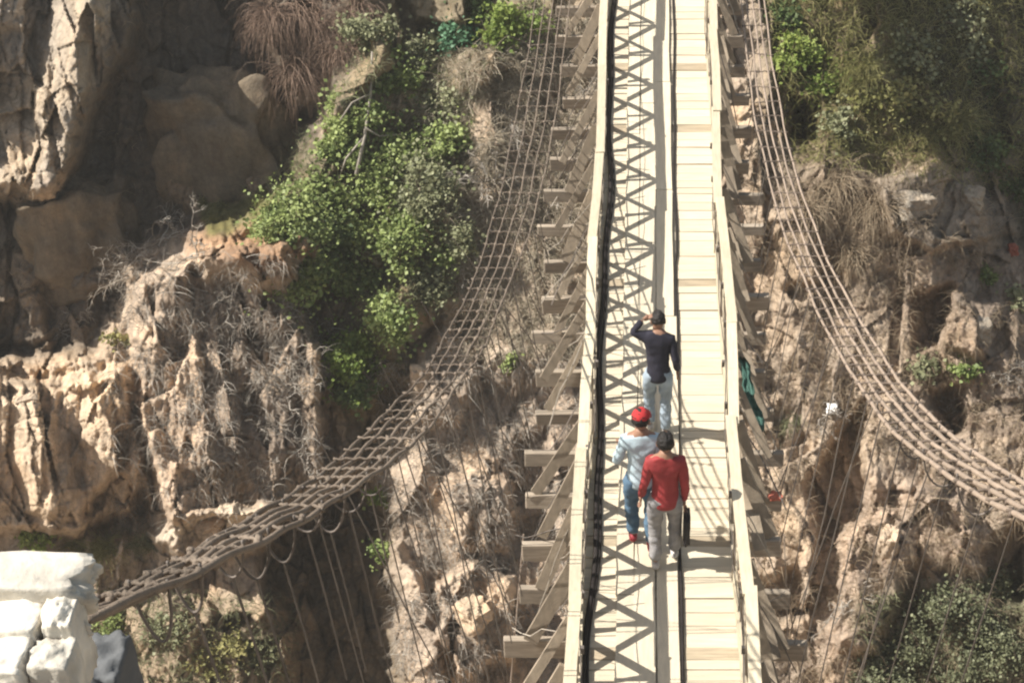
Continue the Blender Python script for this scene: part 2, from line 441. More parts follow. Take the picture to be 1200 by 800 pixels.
zone([(240, 330), (390, 330), (390, 600), (250, 600)], (.40, .33, .26), .8)
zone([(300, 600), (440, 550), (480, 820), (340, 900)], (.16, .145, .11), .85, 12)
zone([(180, 622), (240, 600), (322, 588), (325, 625), (210, 640)], (.68, .60, .48), .9, 6)
zone([(470, 380), (700, 400), (700, 900), (480, 900)], (.60, .50, .395), .8)
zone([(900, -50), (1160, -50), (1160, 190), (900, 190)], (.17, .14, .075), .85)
zone([(1000, -60), (1400, -60), (1400, 200), (1130, 200)], (.075, .07, .045), .9)  # painted shade: ground darkened inside the big shadow
zone([(1140, 190), (1400, 190), (1400, 320), (1160, 300)], (.07, .07, .05), .9, 14)  # painted shade carried on down the right edge
zone([(900, 200), (1060, 200), (1060, 400), (900, 400)], (.43, .35, .265), .8)
zone([(1030, 205), (1180, 200), (1190, 290), (1040, 290)], (.30, .265, .22), .85, 10)
zone([(1060, 290), (1400, 290), (1400, 520), (1060, 520)], (.36, .295, .235), .8)
zone([(960, 560), (1150, 560), (1150, 720), (960, 800)], (.52, .42, .33), .8)
zone([(1020, 690), (1400, 650), (1400, 900), (1000, 900)], (.20, .20, .13), .85)
zone([(100, 690), (360, 690), (340, 900), (100, 900)], (.38, .31, .22), .8)
pale = sstep(.15, .45, fbm(Xb * 1.7, Tb * 1.1, 99, 4))[..., None] * .35 * (1 - shade_zone)[..., None]
tint = tint * (1 - pale) + np.array([.56, .47, .36]) * pale
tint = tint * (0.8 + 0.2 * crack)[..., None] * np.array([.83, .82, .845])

idx = np.arange(NR * NC).reshape(NR, NC)
faces = np.stack([idx[:-1, :-1], idx[:-1, 1:], idx[1:, 1:], idx[1:, :-1]], -1).reshape(-1, 4)
ter = np_mesh('terrain', P.reshape(-1, 3), faces, M['rock'])
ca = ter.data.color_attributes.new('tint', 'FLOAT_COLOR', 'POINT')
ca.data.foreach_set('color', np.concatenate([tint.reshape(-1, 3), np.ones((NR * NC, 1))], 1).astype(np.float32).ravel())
ter['kind'] = 'structure'; ter['label'] = 'rocky gorge side of tan broken cliffs and ledges below the bridge'

# surface lookup by picture position (rows are ordered by falling v in the far bank)
core_rows = np.arange(n_near + 2, n_near + len(aa) - 2)
vrow = Vb[core_rows, 0]
def surf(u, v):
    u = np.atleast_1d(np.asarray(u, float)); v = np.atleast_1d(np.asarray(v, float))
    r = np.interp(-v, -vrow, core_rows.astype(float)); c = np.interp(u, U_LINES, np.arange(NC))
    r = np.clip(np.round(r).astype(int), 2, NR - 3); c = np.clip(np.round(c).astype(int), 2, NC - 3)
    p = P[r, c]
    n = np.cross(P[r, c + 2] - P[r, c - 2], P[np.minimum(r + 2, NR - 1), c] - P[r - 2, c])
    n /= np.linalg.norm(n, axis=-1, keepdims=True) + 1e-9
    return p, n

# ------------------------------------------------------------------ strands and leaves
def strands(paths, r0, r1=None):
    """paths (N,m,3) -> verts, faces of 3-sided tapering tubes"""
    N_, m, _ = paths.shape
    d = np.gradient(paths, axis=1); d /= np.linalg.norm(d, axis=-1, keepdims=True) + 1e-9
    ref = np.where(np.abs(d[..., 2:3]) > .9, np.array([1., 0, 0]), np.array([0, 0, 1.]))
    x = np.cross(d, ref); x /= np.linalg.norm(x, axis=-1, keepdims=True) + 1e-9
    y = np.cross(d, x)
    r0 = np.broadcast_to(np.asarray(r0, float).reshape(-1, 1), (N_, 1))
    rad = r0 * np.linspace(1, .25, m)[None]
    vs = []
    for k in range(3):
        a = 2 * math.pi * k / 3
        vs.append(paths + (x * math.cos(a) + y * math.sin(a)) * rad[..., None])
    V = np.stack(vs, 2)                       # N,m,3,3
    id_ = np.arange(N_ * m * 3).reshape(N_, m, 3)
    fs = []
    for k in range(3):
        k2 = (k + 1) % 3
        fs.append(np.stack([id_[:, :-1, k], id_[:, :-1, k2], id_[:, 1:, k2], id_[:, 1:, k]], -1))
    Fc = np.stack(fs, 2).reshape(-1, 4)
    return V.reshape(-1, 3), Fc, np.repeat(RNG.random(N_), (m - 1) * 3)

def curvy(p0, d0, length, m=6, droop=.3, wig=.15):
    """N curved paths from p0 along d0"""
    N_ = len(p0)
    length = np.broadcast_to(np.asarray(length, float), (N_,))
    pts = [p0]; d = d0 / (np.linalg.norm(d0, axis=-1, keepdims=True) + 1e-9)
    for k in range(m - 1):
        d = d + np.array([0, 0, -droop / m]) * (k + 1) * .5 + RNG.normal(0, wig, (N_, 3))
        d /= np.linalg.norm(d, axis=-1, keepdims=True)
        pts.append(pts[-1] + d * (length / (m - 1))[:, None])
    return np.stack(pts, 1)

def leaves(cent, size, updir=None, aspect=.45):
    N_ = len(cent)
    d = RNG.normal(size=(N_, 3)); d[:, 2] = d[:, 2] * .6 - .15
    d /= np.linalg.norm(d, axis=1, keepdims=True)
    n = RNG.normal(size=(N_, 3)) * .75 + np.array([-.25, -.3, .8])
    x = np.cross(d, n); x /= np.linalg.norm(x, axis=1, keepdims=True) + 1e-9
    nn = np.cross(x, d)
    s = (size * RNG.uniform(.45, 1.55, N_))[:, None]
    a = cent; b = cent + d * s * .5 + x * s * aspect + nn * s * .08; c = cent + d * s; e = cent + d * s * .5 - x * s * aspect + nn * s * .08
    V = np.stack([a, b, c, e], 1).reshape(-1, 3)
    Fc = np.arange(N_ * 4).reshape(N_, 4)
    return V, Fc

def bush(name, label, u, v, rad_px, leafmat, n=1500, size=.07, group=None, flat=.8, cat='bush', hang=0.0, dens=9):
    p, nrm = surf(u, v); p = p[0]
    zc = zc_of(p[1], p[2]); R = rad_px / F * zc
    out = np.array([-.1, -.55, .75])
    t = thing(name, label, cat, tuple(p), group)
    nc = dens
    dirs = RNG.normal(size=(nc, 3)); dirs /= np.linalg.norm(dirs, axis=1, keepdims=True)
    dirs *= RNG.uniform(.25, 1, (nc, 1)) ** .6
    cc = p + out * R * .35 + dirs * R * np.array([1, .8, flat]) * .82
    cc[:, 2] -= hang * R * RNG.random(nc)
    cr = R * RNG.uniform(.22, .46, nc)
    # stems from the foot to every clump, then twigs within the clump
    m = 6; tt = np.linspace(0, 1, m)[None, :, None]
    base_ = p + RNG.normal(0, R * .12, (nc, 3)) - out * .12
    bend = RNG.normal(0, R * .12, (nc, 1, 3)) * np.sin(tt * math.pi)
    path = base_[:, None] * (1 - tt) + cc[:, None] * tt + bend
    V1, F1_, r1 = strands(path, np.full(nc, .016 + R * .012))
    k = nc * 5
    src = np.repeat(cc, 5, 0)
    pp = curvy(src, RNG.normal(size=(k, 3)) + [0, -.2, .4], np.repeat(cr, 5) * 1.3, 5, .3, .2)
    V2, F2_, r2 = strands(pp, np.full(k, .007))
    np_mesh('stem', np.concatenate([V1, V2]), np.concatenate([F1_, F2_ + len(V1)]), M['twig_dark'], t)
    which = RNG.integers(0, nc, n)
    q = RNG.normal(size=(n, 3)); q /= np.linalg.norm(q, axis=1, keepdims=True)
    q *= (RNG.random((n, 1)) ** .45)
    cen = cc[which] + q * cr[which][:, None] * np.array([1.15, 1.0, .85])
    # some leaves along shoots that poke out of the crown
    sel = RNG.random(n) < .2
    cen[sel] += (RNG.normal(size=(sel.sum(), 3)) * .30 * R)
    V, Fc = leaves(cen, size)
    clump = RNG.random(nc)
    rnd = np.clip(.55 * clump[which] + .45 * RNG.random(n), 0, 1)
    np_mesh('foliage', V, Fc, leafmat, t, rnd=rnd)
    return t

def tuft(name, label, u, v, rad_px, leafmat, n=260, length=.5, group=None, droop=1.2, cat='grass tuft', rr=.006):
    p, nrm = surf(u, v); p = p[0]; zc = zc_of(p[1], p[2]); R = rad_px / F * zc
    t = thing(name, label, cat, tuple(p), group)
    nf = max(5, int(rad_px / 4))
    feet = p + RNG.normal(0, 1, (nf, 3)) * R * np.array([.36, .1, .3])
    fi = RNG.integers(0, nf, n)
    # feet sit on the surface
    uvz = [project(f) for f in feet]
    fp, _ = surf([q[0] for q in uvz], [q[1] for q in uvz])
    st = fp[fi] + RNG.normal(0, .035, (n, 3))
    pp = curvy(st, RNG.normal(size=(n, 3)) * [.6, .4, .35] + [-.0, -.45, .75], RNG.uniform(.3, 1.15, n) * length, 6, droop, .17)
    V, Fc, r = strands(pp, np.full(n, rr))
    np_mesh('blades', V, Fc, leafmat, t, rnd=r)
    return t

# ------------------------------------------------------------------ vegetation: individual plants
G1 = 'green bushes in the gully left of the bridge'
shr = [  # u, v, radius px, material, leaves, label
    (345, 262, 44, 'leaf_green', 2600, 'wide green bush on the grassy ledge above the tan pillar'),
    (392, 232, 40, 'leaf_green', 2200, 'rounded green bush right of the one on the grassy ledge'),
    (352, 318, 44, 'leaf_green', 2500, 'bushy green shrub hanging over the top of the tan pillar'),
    (438, 255, 44, 'leaf_green', 2500, 'dense green bush in the middle of the gully left of the bridge'),
    (455, 195, 44, 'leaf_green', 2400, 'tall leafy bush beside the bare forked stem in the gully'),
    (500, 225, 42, 'leaf_olive', 1900, 'dusty green bush on the right edge of the leafy gully'),
    (425, 140, 34, 'leaf_green', 1600, 'dark bush in half shade beside the hanging russet grass'),
    (462, 92, 36, 'leaf_green', 1700, 'dark green bush under the pale rock knob at the top'),
    (510, 70, 30, 'leaf_olive', 1200, 'olive shrub between the pale rock knob and the blue-green bush'),
    (545, 50, 24, 'leaf_blue', 1400, 'small blue-green bush among paler leaves near the top'),
    (600, 32, 34, 'leaf_bright', 1700, 'bright yellow-green bush at the top beside the left cables'),
    (560, 14, 24, 'leaf_dark', 900, 'dark bush cut by the top edge left of the cables'),
    (490, 290, 42, 'leaf_green', 2200, 'green shrub low in the gully near the left cables'),
    (505, 335, 32, 'leaf_olive', 1200, 'dusty shrub just above the pale rock spur'),
    (465, 375, 34, 'leaf_green', 1500, 'dark bush below the gully above the dark cleft'),
    (418, 425, 40, 'leaf_bright', 2000, 'bright green bush right of the tan pillar over the dark hollow'),
    (425, 462, 24, 'leaf_dark', 800, 'small dark bush at the foot of the gully'),
    (520, 125, 32, 'leaf_olive', 1100, 'thin olive bush above the dry slope'),
    (530, 175, 30, 'leaf_green', 1200, 'leafy bush between the dry slope and the tall gully bush'),
    (532, 280, 28, 'leaf_olive', 1000, 'dusty bush beside the left cables half way down the gully'),
    (440, 40, 30, 'leaf_olive', 1000, 'olive bush at the top between russet grass and rock knob'),
    (420, 330, 30, 'leaf_green', 1200, 'green bush in the lower middle of the gully'),
    (400, 180, 28, 'leaf_green', 1200, 'green bush just left of the bare forked stem'),
    (385, 292, 34, 'leaf_dark', 1500, 'shaded bush over the reddish hollow in the gully'),
]
for (u, v, r, mm, n, lb) in shr:
    bush('bush', lb, u, v, r * 1.15, M[mm], int(n * 1.9), .068, G1, dens=max(9, int(r / 2.8)))
G2 = 'plants on the slope right of the bridge'
for (u, v, r, mm, n, lb) in [
    (938, 62, 34, 'leaf_bright', 1800, 'bright green bush right of the right cables near the top'),
    (925, 12, 28, 'leaf_dark', 1200, 'dark bush at the top edge right of the bridge'),
    (975, 85, 44, 'leaf_bright', 1300, 'yellow-green bush left of the leaning brown slope'),
    (1035, 112, 42, 'leaf_yellow', 1300, 'yellow-green bush in the middle of the upper right slope'),
    (1092, 140, 40, 'leaf_yellow', 700, 'straggling yellow bush beside the edge of the big shadow'),
    (985, 150, 30, 'leaf_olive', 900, 'olive bush hanging under the yellow-green bushes'),
    (1075, 60, 40, 'leaf_olive', 800, 'dark bush just inside the big shadow at upper right'),
    (1130, 35, 44, 'leaf_olive', 800, 'large dim olive bush at the top in the big shadow'),
    (1150, 110, 46, 'leaf_dark', 1000, 'large dark bush deep in the shadow at upper right'),
    (1150, 180, 36, 'leaf_dark', 1300, 'lowest dark bush in the shadow above the grey boulder'),
    (1185, 225, 34, 'leaf_dark', 1000, 'dark bush at the right edge beside the grey boulder'),
    (1155, 322, 15, 'leaf_green', 500, 'small green shrub below the grey boulder'),
    (1132, 430, 20, 'leaf_green', 600, 'small green shrub among brown rocks at the right'),
    (1085, 430, 22, 'leaf_olive', 500, 'greyish low shrub beside the dark rock hollow at right'),
    (1192, 350, 18, 'leaf_olive', 400, 'small olive shrub at the right edge under the boulder'),
]:
    bush('bush', lb, u, v, r, M[mm], n, .075, G2, dens=max(6, int(r / 4)), hang=.3)
G3 = 'grey-green bushes at the lower right'
for (u, v, r, lb) in [
    (1120, 720, 40, 'grey-green bush highest of the thicket at the lower right'),
    (1075, 760, 38, 'grey-green bush on the left side of the lower right thicket'),
    (1135, 790, 44, 'grey-green bush at the bottom edge of the lower right thicket'),
    (1185, 745, 42, 'grey-green bush at the right edge of the lower right thicket'),
    (1160, 690, 26, 'small grey-green bush on top of the lower right thicket'),
    (1035, 795, 34, 'grey-green bush at the bottom left of the lower right thicket')]:
    bush('bush', lb, u, v, r * 1.15, M['leaf_sage'], 2600, .055, G3, dens=15)
G4 = 'plants below the left cables'
for (u, v, r, mm, n, lb) in [
    (44, 634, 24, 'leaf_bright', 700, 'bright little bush above the whitewashed stones'),
    (450, 585, 20, 'leaf_bright', 700, 'bright green bush under the left cables'),
    (452, 648, 20, 'leaf_green', 600, 'green bush on the slab beside the dark cleft'),
    (598, 428, 14, 'leaf_green', 300, 'tiny green bush between cable net and cross beams'),
    (205, 740, 34, 'leaf_olive', 800, 'thin olive bush under the left cables near the bottom'),
    (262, 775, 38, 'leaf_yellow', 900, 'yellowish bush at the bottom below the hanging loops'),
    (312, 768, 30, 'leaf_olive', 700, 'olive bush at the bottom left of the dark cleft'),
    (128, 738, 26, 'leaf_green', 600, 'green bush beside the grey concrete block'),
    (140, 400, 18, 'leaf_yellow', 260, 'small yellowish bush left of the tan pillar')]:
    bush('bush', lb, u, v, r, M[mm], n, .062, G4, dens=max(6, int(r / 3)))
for (u, v, r, mm, n, ln, lb) in [
    (112, 650, 30, 'leaf_yellow', 500, .6, 'arching yellow-green grass tuft beside the whitewashed stones'),
    (165, 640, 22, 'leaf_olive', 260, .45, 'olive grass tuft under the tan cliff at left'),
    (1000, 85, 40, 'leaf_yellow', 600, .7, 'long yellow-green grass on the upper right slope'),
    (1110, 150, 30, 'leaf_yellow', 400, .8, 'hanging yellow grass by the big shadow'),
    (250, 250, 30, 'leaf_yellow', 500, .18, 'short green turf on the ledge left of the bushes'),
    (305, 240, 30, 'leaf_yellow', 500, .18, 'short green turf on the ledge next to the bushes'),
    (925, 500, 18, 'leaf_olive', 200, .4, 'small grass tuft right of the teal cloth')]:
    tuft('grass_tuft', lb, u, v, r, M[mm], n, ln, 'green grass tufts')
for (u, v, r, n, ln, lb) in [
    (320, 18, 30, 420, 1.1, 'russet dry grass hanging from the top left of the shaded hollow'),
    (365, 25, 32, 520, 1.3, 'thick russet grass mop hanging at the top beside the hollow'),
    (410, 20, 28, 420, 1.0, 'russet grass hanging at the top left of the green gully'),
    (352, 85, 26, 420, 1.2, 'lower russet grass mop over the shaded rock'),
    (395, 60, 24, 320, .9, 'russet grass fringe beside the dark bush')]:
    tuft('dry_grass', lb, u, v, r, M['straw_red'], n, ln, 'dry grass hanging at the top left', 2.6, 'dry grass', .007)
for (u, v, r, n, ln, lb) in [
    (985, 215, 28, 420, 1.2, 'tan dry grass fanning down below the yellow-green bushes'),
    (1020, 240, 26, 360, 1.2, 'tan dry grass beside the grey boulder'),
    (955, 245, 22, 260, 1.0, 'tan dry grass beside the right cables'),
    (1000, 300, 20, 200, .8, 'short tan dry grass below the large fan')]:
    tuft('dry_grass', lb, u, v, r, M['straw'], n, ln, 'dry grass fans right of the bridge', 2.4, 'dry grass', .007)

# grey leafless shrubs
def bare_shrub(label, u, v, rad_px, n0=9, group='leafless grey shrubs on the cliffs', dirb=(0, -.5, .6), droop=.2, mt='twigs', cat='dry shrub', nsub=5):
    p, _ = surf(u, v); p = p[0]; zc = zc_of(p[1], p[2]); R = rad_px / F * zc
    t = thing('dry_shrub', label, cat, tuple(p), group)
    a = curvy(np.repeat(p[None], n0, 0) + RNG.normal(0, R * .15, (n0, 3)), RNG.normal(size=(n0, 3)) * [.9, .5, .7] + np.array(dirb), RNG.uniform(.7, 1.3, n0) * R * 1.2, 8, droop, .22)
    V, Fc, r = strands(a, np.full(n0, .016)); Vs = [V]; Fs = [Fc]; rs = [r]; off = len(V)
    lvl = a
    for g, (cnt, rad) in enumerate([(nsub, .010), (nsub, .006)]):
        N_, m, _ = lvl.shape
        k = RNG.integers(2, m, (N_, cnt))
        st = lvl[np.arange(N_)[:, None], k].reshape(-1, 3)
        dd = np.repeat(lvl[:, -1] - lvl[:, 0], cnt, 0); dd /= np.linalg.norm(dd, axis=1, keepdims=True) + 1e-9
        b = curvy(st, dd + RNG.normal(0, .7, (len(st), 3)), RNG.uniform(.3, .8, len(st)) * R * (.6 if g == 0 else .35), 6, droop, .2)
        V, Fc, r = strands(b, np.full(len(b), rad)); Vs.append(V); Fs.append(Fc + off); rs.append(r); off += len(V); lvl = b
    np_mesh('branches', np.concatenate(Vs), np.concatenate(Fs), M[mt], t, rnd=np.concatenate(rs))
    return t
for (u, v, r, n, lb) in [
    (190, 285, 44, 12, 'grey leafless shrub standing on the tan pillar against the shade'),
    (150, 320, 40, 9, 'grey leafless shrub left of the tan pillar top'),
    (225, 300, 34, 9, 'grey leafless shrub on the pillar below the turf ledge'),
    (262, 350, 38, 11, 'grey twiggy shrub creeping down the tan pillar'),
    (305, 400, 42, 12, 'large grey twiggy shrub on the right half of the pillar'),
    (335, 455, 44, 13, 'pale tangled twigs low on the right side of the pillar'),
    (290, 480, 40, 11, 'grey twigs hanging on the lower pillar'),
    (350, 520, 40, 11, 'grey twigs at the foot of the pillar beside the cleft'),
    (70, 385, 22, 4, 'sparse bare twigs in the shade at far left'),
    (105, 375, 24, 4, 'sparse bare twigs in the shade left of the pillar'),
    (600, 150, 34, 10, 'grey twiggy shrub behind the upper left cables'),
    (575, 215, 34, 10, 'grey twiggy shrub on the dry slope by the left cables'),
    (640, 260, 34, 10, 'grey twiggy shrub behind the upper left cross beams'),
    (545, 300, 28, 8, 'grey twiggy shrub right of the dusty shrub'),
    (970, 490, 26, 10, 'pale silvery shrub right of the green cloth'),
    (1060, 250, 24, 7, 'bare brown shrub beside the grey boulder'),
    (1110, 470, 28, 8, 'bare brown shrub among rocks at the right'),
    (990, 700, 30, 8, 'bare brown shrub right of the lower bridge'),
    (545, 720, 30, 8, 'bare shrub left of the lower cross beams'),
    (1180, 440, 26, 8, 'bare brown shrub at the right edge'),
    (700, 100, 30, 8, 'bare shrub behind the upper railing')]:
    bare_shrub(lb, u, v, r, n)

# bare forked stem in the gully
def px3(u, v, lift=0.0):
    p, _ = surf(u, v); p = p[0]
    return p * (1 - lift / np.linalg.norm(p))
t = thing('bare_stem', 'pale bare forked tree stem rising through the green gully', 'bare tree', tuple(px3(425, 200)))
for pts, r in (([(418, 205), (428, 160), (434, 110), (436, 60)], .035), ([(428, 160), (405, 185), (395, 215)], .02), ([(434, 110), (412, 120), (398, 140)], .02), ([(428, 150), (445, 160), (470, 158)], .018)):
    MB().tube([px3(a, b, .55) for a, b in pts], [r * (1 - .15 * i) for i in range(len(pts))], 6).build('trunk' if r > .03 else 'limb', M['twig'], t, True)

# ------------------------------------------------------------------ uncountable ground cover
def scatter(name, label, poly, n, length, dirb, droop, rr, mt, clump=0.0, seed=1):
    xs = [p[0] for p in poly]; ys = [p[1] for p in poly]
    u = RNG.uniform(min(xs), max(xs), n * 3); v = RNG.uniform(min(ys), max(ys), n * 3)
    k = poly_sdf(u, v, poly) > 0
    if clump:
        k &= (fbm(u / 45, v / 45, seed, 3) + RNG.normal(0, .12, len(u))) > clump
    u, v = u[k][:n], v[k][:n]
    p, nr = surf(u, v)
    N_ = len(u)
    pp = curvy(p, RNG.normal(size=(N_, 3)) * [.6, .45, .5] + np.array(dirb), RNG.uniform(.4, 1.2, N_) * length, 5, droop, .14)
    V, Fc, r = strands(pp, RNG.uniform(.6, 1.3, N_) * rr)
    o = np_mesh(name, V, Fc, mt, rnd=r)
    o['kind'] = 'stuff'; o['label'] = label
    return o
scatter('dry_scrub', 'dry brown grass and twigs covering the slope behind the left cables',
        [(470, 60), (700, 0), (700, 420), (540, 420), (520, 240)], 14000, .42, (0, -.3, .5), 1.2, .007, M['straw_pale'], -.2, 3)
scatter('dry_scrub', 'thin dry twigs over the rocks below the left cables',
        [(430, 420), (700, 420), (700, 830), (470, 830)], 8000, .42, (0, -.4, .3), 1.0, .006, M['twigs'], -.05, 4)
scatter('dry_scrub', 'thin dry grass over the rocks right of the bridge',
        [(860, 180), (1230, 190), (1230, 830), (860, 830)], 13000, .40, (0, -.35, .4), 1.2, .0055, M['straw'], -.08, 5)
scatter('dry_scrub', 'grey twigs clinging to the tan pillar and cliffs at left',
        [(130, 300), (390, 300), (395, 620), (130, 610)], 6500, .40, (0, -.35, .3), 1.3, .0055, M['twigs'], -.02, 6)
scatter('dry_scrub', 'sparse dry grass on the shaded and tan cliffs at far left',
        [(-20, -10), (330, -10), (150, 330), (160, 610), (-20, 610)], 1800, .25, (0, -.3, .4), 1.3, .005, M['straw'], .2, 7)
scatter('low_grass', 'low green grass filling the gully and the top of the slope',
        [(300, 230), (420, 60), (660, -10), (560, 110), (540, 300), (470, 440), (400, 340)], 6000, .28, (0, -.3, .6), 1.0, .008, M['leaf_olive'], -.1, 8)
scatter('low_grass', 'low green and yellow grass on the upper right slope',
        [(890, -10), (1230, -10), (1230, 230), (930, 190)], 8000, .40, (0, -.3, .6), 1.3, .008, M['leaf_yellow'], .0, 9)
scatter('low_grass', 'low olive grass around the bottom plants',
        [(100, 690), (350, 700), (340, 830), (100, 830)], 2600, .3, (0, -.3, .6), 1.2, .007, M['leaf_olive'], .0, 10)
scatter('low_grass', 'low grey-green growth in the lower right thicket',
        [(1010, 700), (1230, 660), (1230, 830), (990, 830)], 3000, .25, (0, -.3, .6), 1.0, .008, M['leaf_olive'], -.2, 12)

# a scatter of loose blocks on the slopes (each its own boulder)
def rock_mesh(c, sz, seed, R=None, sub=3, amp=.16, ball=.28):
    bm = bmesh.new(); bmesh.ops.create_cube(bm, size=1)
    bmesh.ops.subdivide_edges(bm, edges=bm.edges[:], cuts=sub + 1, use_grid_fill=True)
    rnd = random.Random(seed); o = [rnd.uniform(0, 50) for _ in range(3)]
    co = np.array([v.co[:] for v in bm.verts])
    l = np.linalg.norm(co, axis=1, keepdims=True)
    co = co * ((1 - ball) + ball * (.62 / l))
    n1 = fbm(co[:, 0] * 1.7 + o[0], co[:, 1] * 1.7 + co[:, 2] * 1.3 + o[1], seed, 3)
    n2 = fbm(co[:, 2] * 3 + o[2], co[:, 1] * 2 + co[:, 0] * 3 + o[1], seed + 3, 3)
    co = co * (1 + amp * 2 * n1[:, None] + amp * n2[:, None])
    if sub >= 9 and ball < .45:
        n3 = fbm(co[:, 0] * 9 + co[:, 2] * 6, co[:, 1] * 9 + co[:, 2] * 5 + o[0], seed + 5, 3); co = co * (1 + .06 * n3[:, None])
    co = co * np.array(sz)
    if R is not None: co = co @ np.array(R).T
    co = co + np.array(c)
    for v, q in zip(bm.verts, co): v.co = q
    m = MB(); m.bm.free(); m.bm = bm
    return m
M['boulder'] = mat('boulder_rock', (.42, .34, .26), .95, .9, 7, .22, 3)
M['boulder_grey'] = mat('grey_boulder_rock', (.30, .28, .25), .95, .9, 7, .22, 3)
for k, (u, v, s, mm, lb) in enumerate([
    (258, 172, (4.5, 2.2, 5.0), 'shade', 'big smooth grey-brown boulder in the shaded hollow at upper left'),
    (96, 272, (3.4, 2.2, 3.9), 'shade', 'tall smooth boulder in shade below the upper left buttress'),
    (240, 612, (1.3, .8, .5), 'boulder', 'long pale flat boulder above the left cables'),
    (1075, 238, (1.1, .8, .75), 'boulder_grey', 'grey boulder at the upper right under the bushes'),
    (1140, 232, (.8, .7, .6), 'boulder_grey', 'second grey boulder right beside the first under the shadow'),
    (555, 720, (1.1, .9, .9), 'boulder', 'rounded brown boulder left of the lower cross beams'),
    (495, 445, (.7, .6, 1.2), 'boulder', 'upright pale rock under the left cable net'),
    (1040, 640, (.8, .6, 1.3), 'boulder', 'upright yellowish rock right of the lower bridge'),
    (140, 570, (.5, .5, .8), 'boulder', 'blocky rock standing before the golden cliff'),
    (30, 470, (.7, .6, .5), 'boulder', 'sunlit rock on the golden cliff at the left edge'),
    (1150, 385, (.8, .6, .6), 'boulder_grey', 'brown-grey rock below the small shrub at right'),
    (905, 470, (.5, .4, .5), 'boulder', 'small rock under the right cross beams'),
    (630, 745, (.6, .5, .5), 'boulder', 'small rock behind the lowest left cross beams')]):
    c = px3(u, v, .05)
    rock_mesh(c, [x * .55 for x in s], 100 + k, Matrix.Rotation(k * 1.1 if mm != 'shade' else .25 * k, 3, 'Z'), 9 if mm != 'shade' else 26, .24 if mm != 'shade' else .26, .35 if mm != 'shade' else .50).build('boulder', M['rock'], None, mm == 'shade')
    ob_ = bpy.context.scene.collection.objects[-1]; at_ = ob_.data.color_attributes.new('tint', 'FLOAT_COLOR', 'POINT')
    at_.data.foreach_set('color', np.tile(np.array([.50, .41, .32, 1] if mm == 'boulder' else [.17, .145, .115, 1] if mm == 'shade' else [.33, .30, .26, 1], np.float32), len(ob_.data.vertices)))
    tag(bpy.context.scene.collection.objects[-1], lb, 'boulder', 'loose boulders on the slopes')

# ------------------------------------------------------------------ bridge
def zd(Y): return -12.25 + 0.011 * (Y - 16.5) ** 2
BR = thing('suspension_bridge', 'narrow timber footbridge with pale planks and lattice railings hung across the gorge', 'bridge', (0, 8, zd(8)))
Y0, Y1 = 8.4, 34.0
def slope_R(Y, rz=0, rx=0):
    return Matrix.Rotation(rz, 3, 'Z') @ Matrix.Rotation(math.atan(.022 * (Y - 16.5)) + rx, 3, 'X')
# planks across the deck
y = 9.15; n = 0; stuff = MB()
while y < Y1:
    w = random.uniform(.125, .2)
    c = (.055 + random.uniform(-.015, .015), y + w / 2, zd(y + w / 2) - .02 + random.uniform(-.004, .004))
    L_ = 1.52 + random.uniform(-.07, .06)
    if n < 100 and y < 23.9:
        MB().box(c, (L_, w - random.uniform(.002, .012), .04), slope_R(y, random.uniform(-.010, .010), random.uniform(-.012, .012)), .004).build('deck_plank', M['plank_old'] if random.random() < .04 else M['plank'], BR)
        n += 1
    else:
        stuff.box(c, (L_, w - .01, .04), slope_R(y), .003)
    y += w
o = stuff.build('deck_plank', M['plank'], BR); o['kind'] = 'stuff'
# running boards laid lengthwise along the left half
for k, (xa, xb) in enumerate([(-.345, -.175), (-.168, .03), (.036, .25)]):
    y = 8.6 + k * .8
    while y < Y1:
        L_ = random.uniform(2.2, 3.4); y2 = min(y + L_, Y1)
        sh = random.uniform(-.008, .008); e = random.uniform(-.022, .022) if k == 2 else 0
        m = MB(); q = y
        ny = max(2, int((y2 - y) / .7)); bm = m.bm; rings = []
        for i in range(ny + 1):
            yy = y + (y2 - .012 - y) * i / ny; zt = zd(yy) + .008
            wob = .006 * math.sin(yy * 3 + k)
            rings.append([bm.verts.new((xx, yy, zt + dz)) for xx, dz in ((xa + sh + wob, 0), (xb + sh + e + wob, 0), (xb + sh + e + wob, .034), (xa + sh + wob, .034))])
        for a, b in zip(rings[:-1], rings[1:]):
            for j in range(4): bm.faces.new((a[j], a[(j + 1) % 4], b[(j + 1) % 4], b[j]))
        bm.faces.new(rings[0]); bm.faces.new(rings[-1])
        m.build('runner_board', M['runner'], BR)
        y = y2
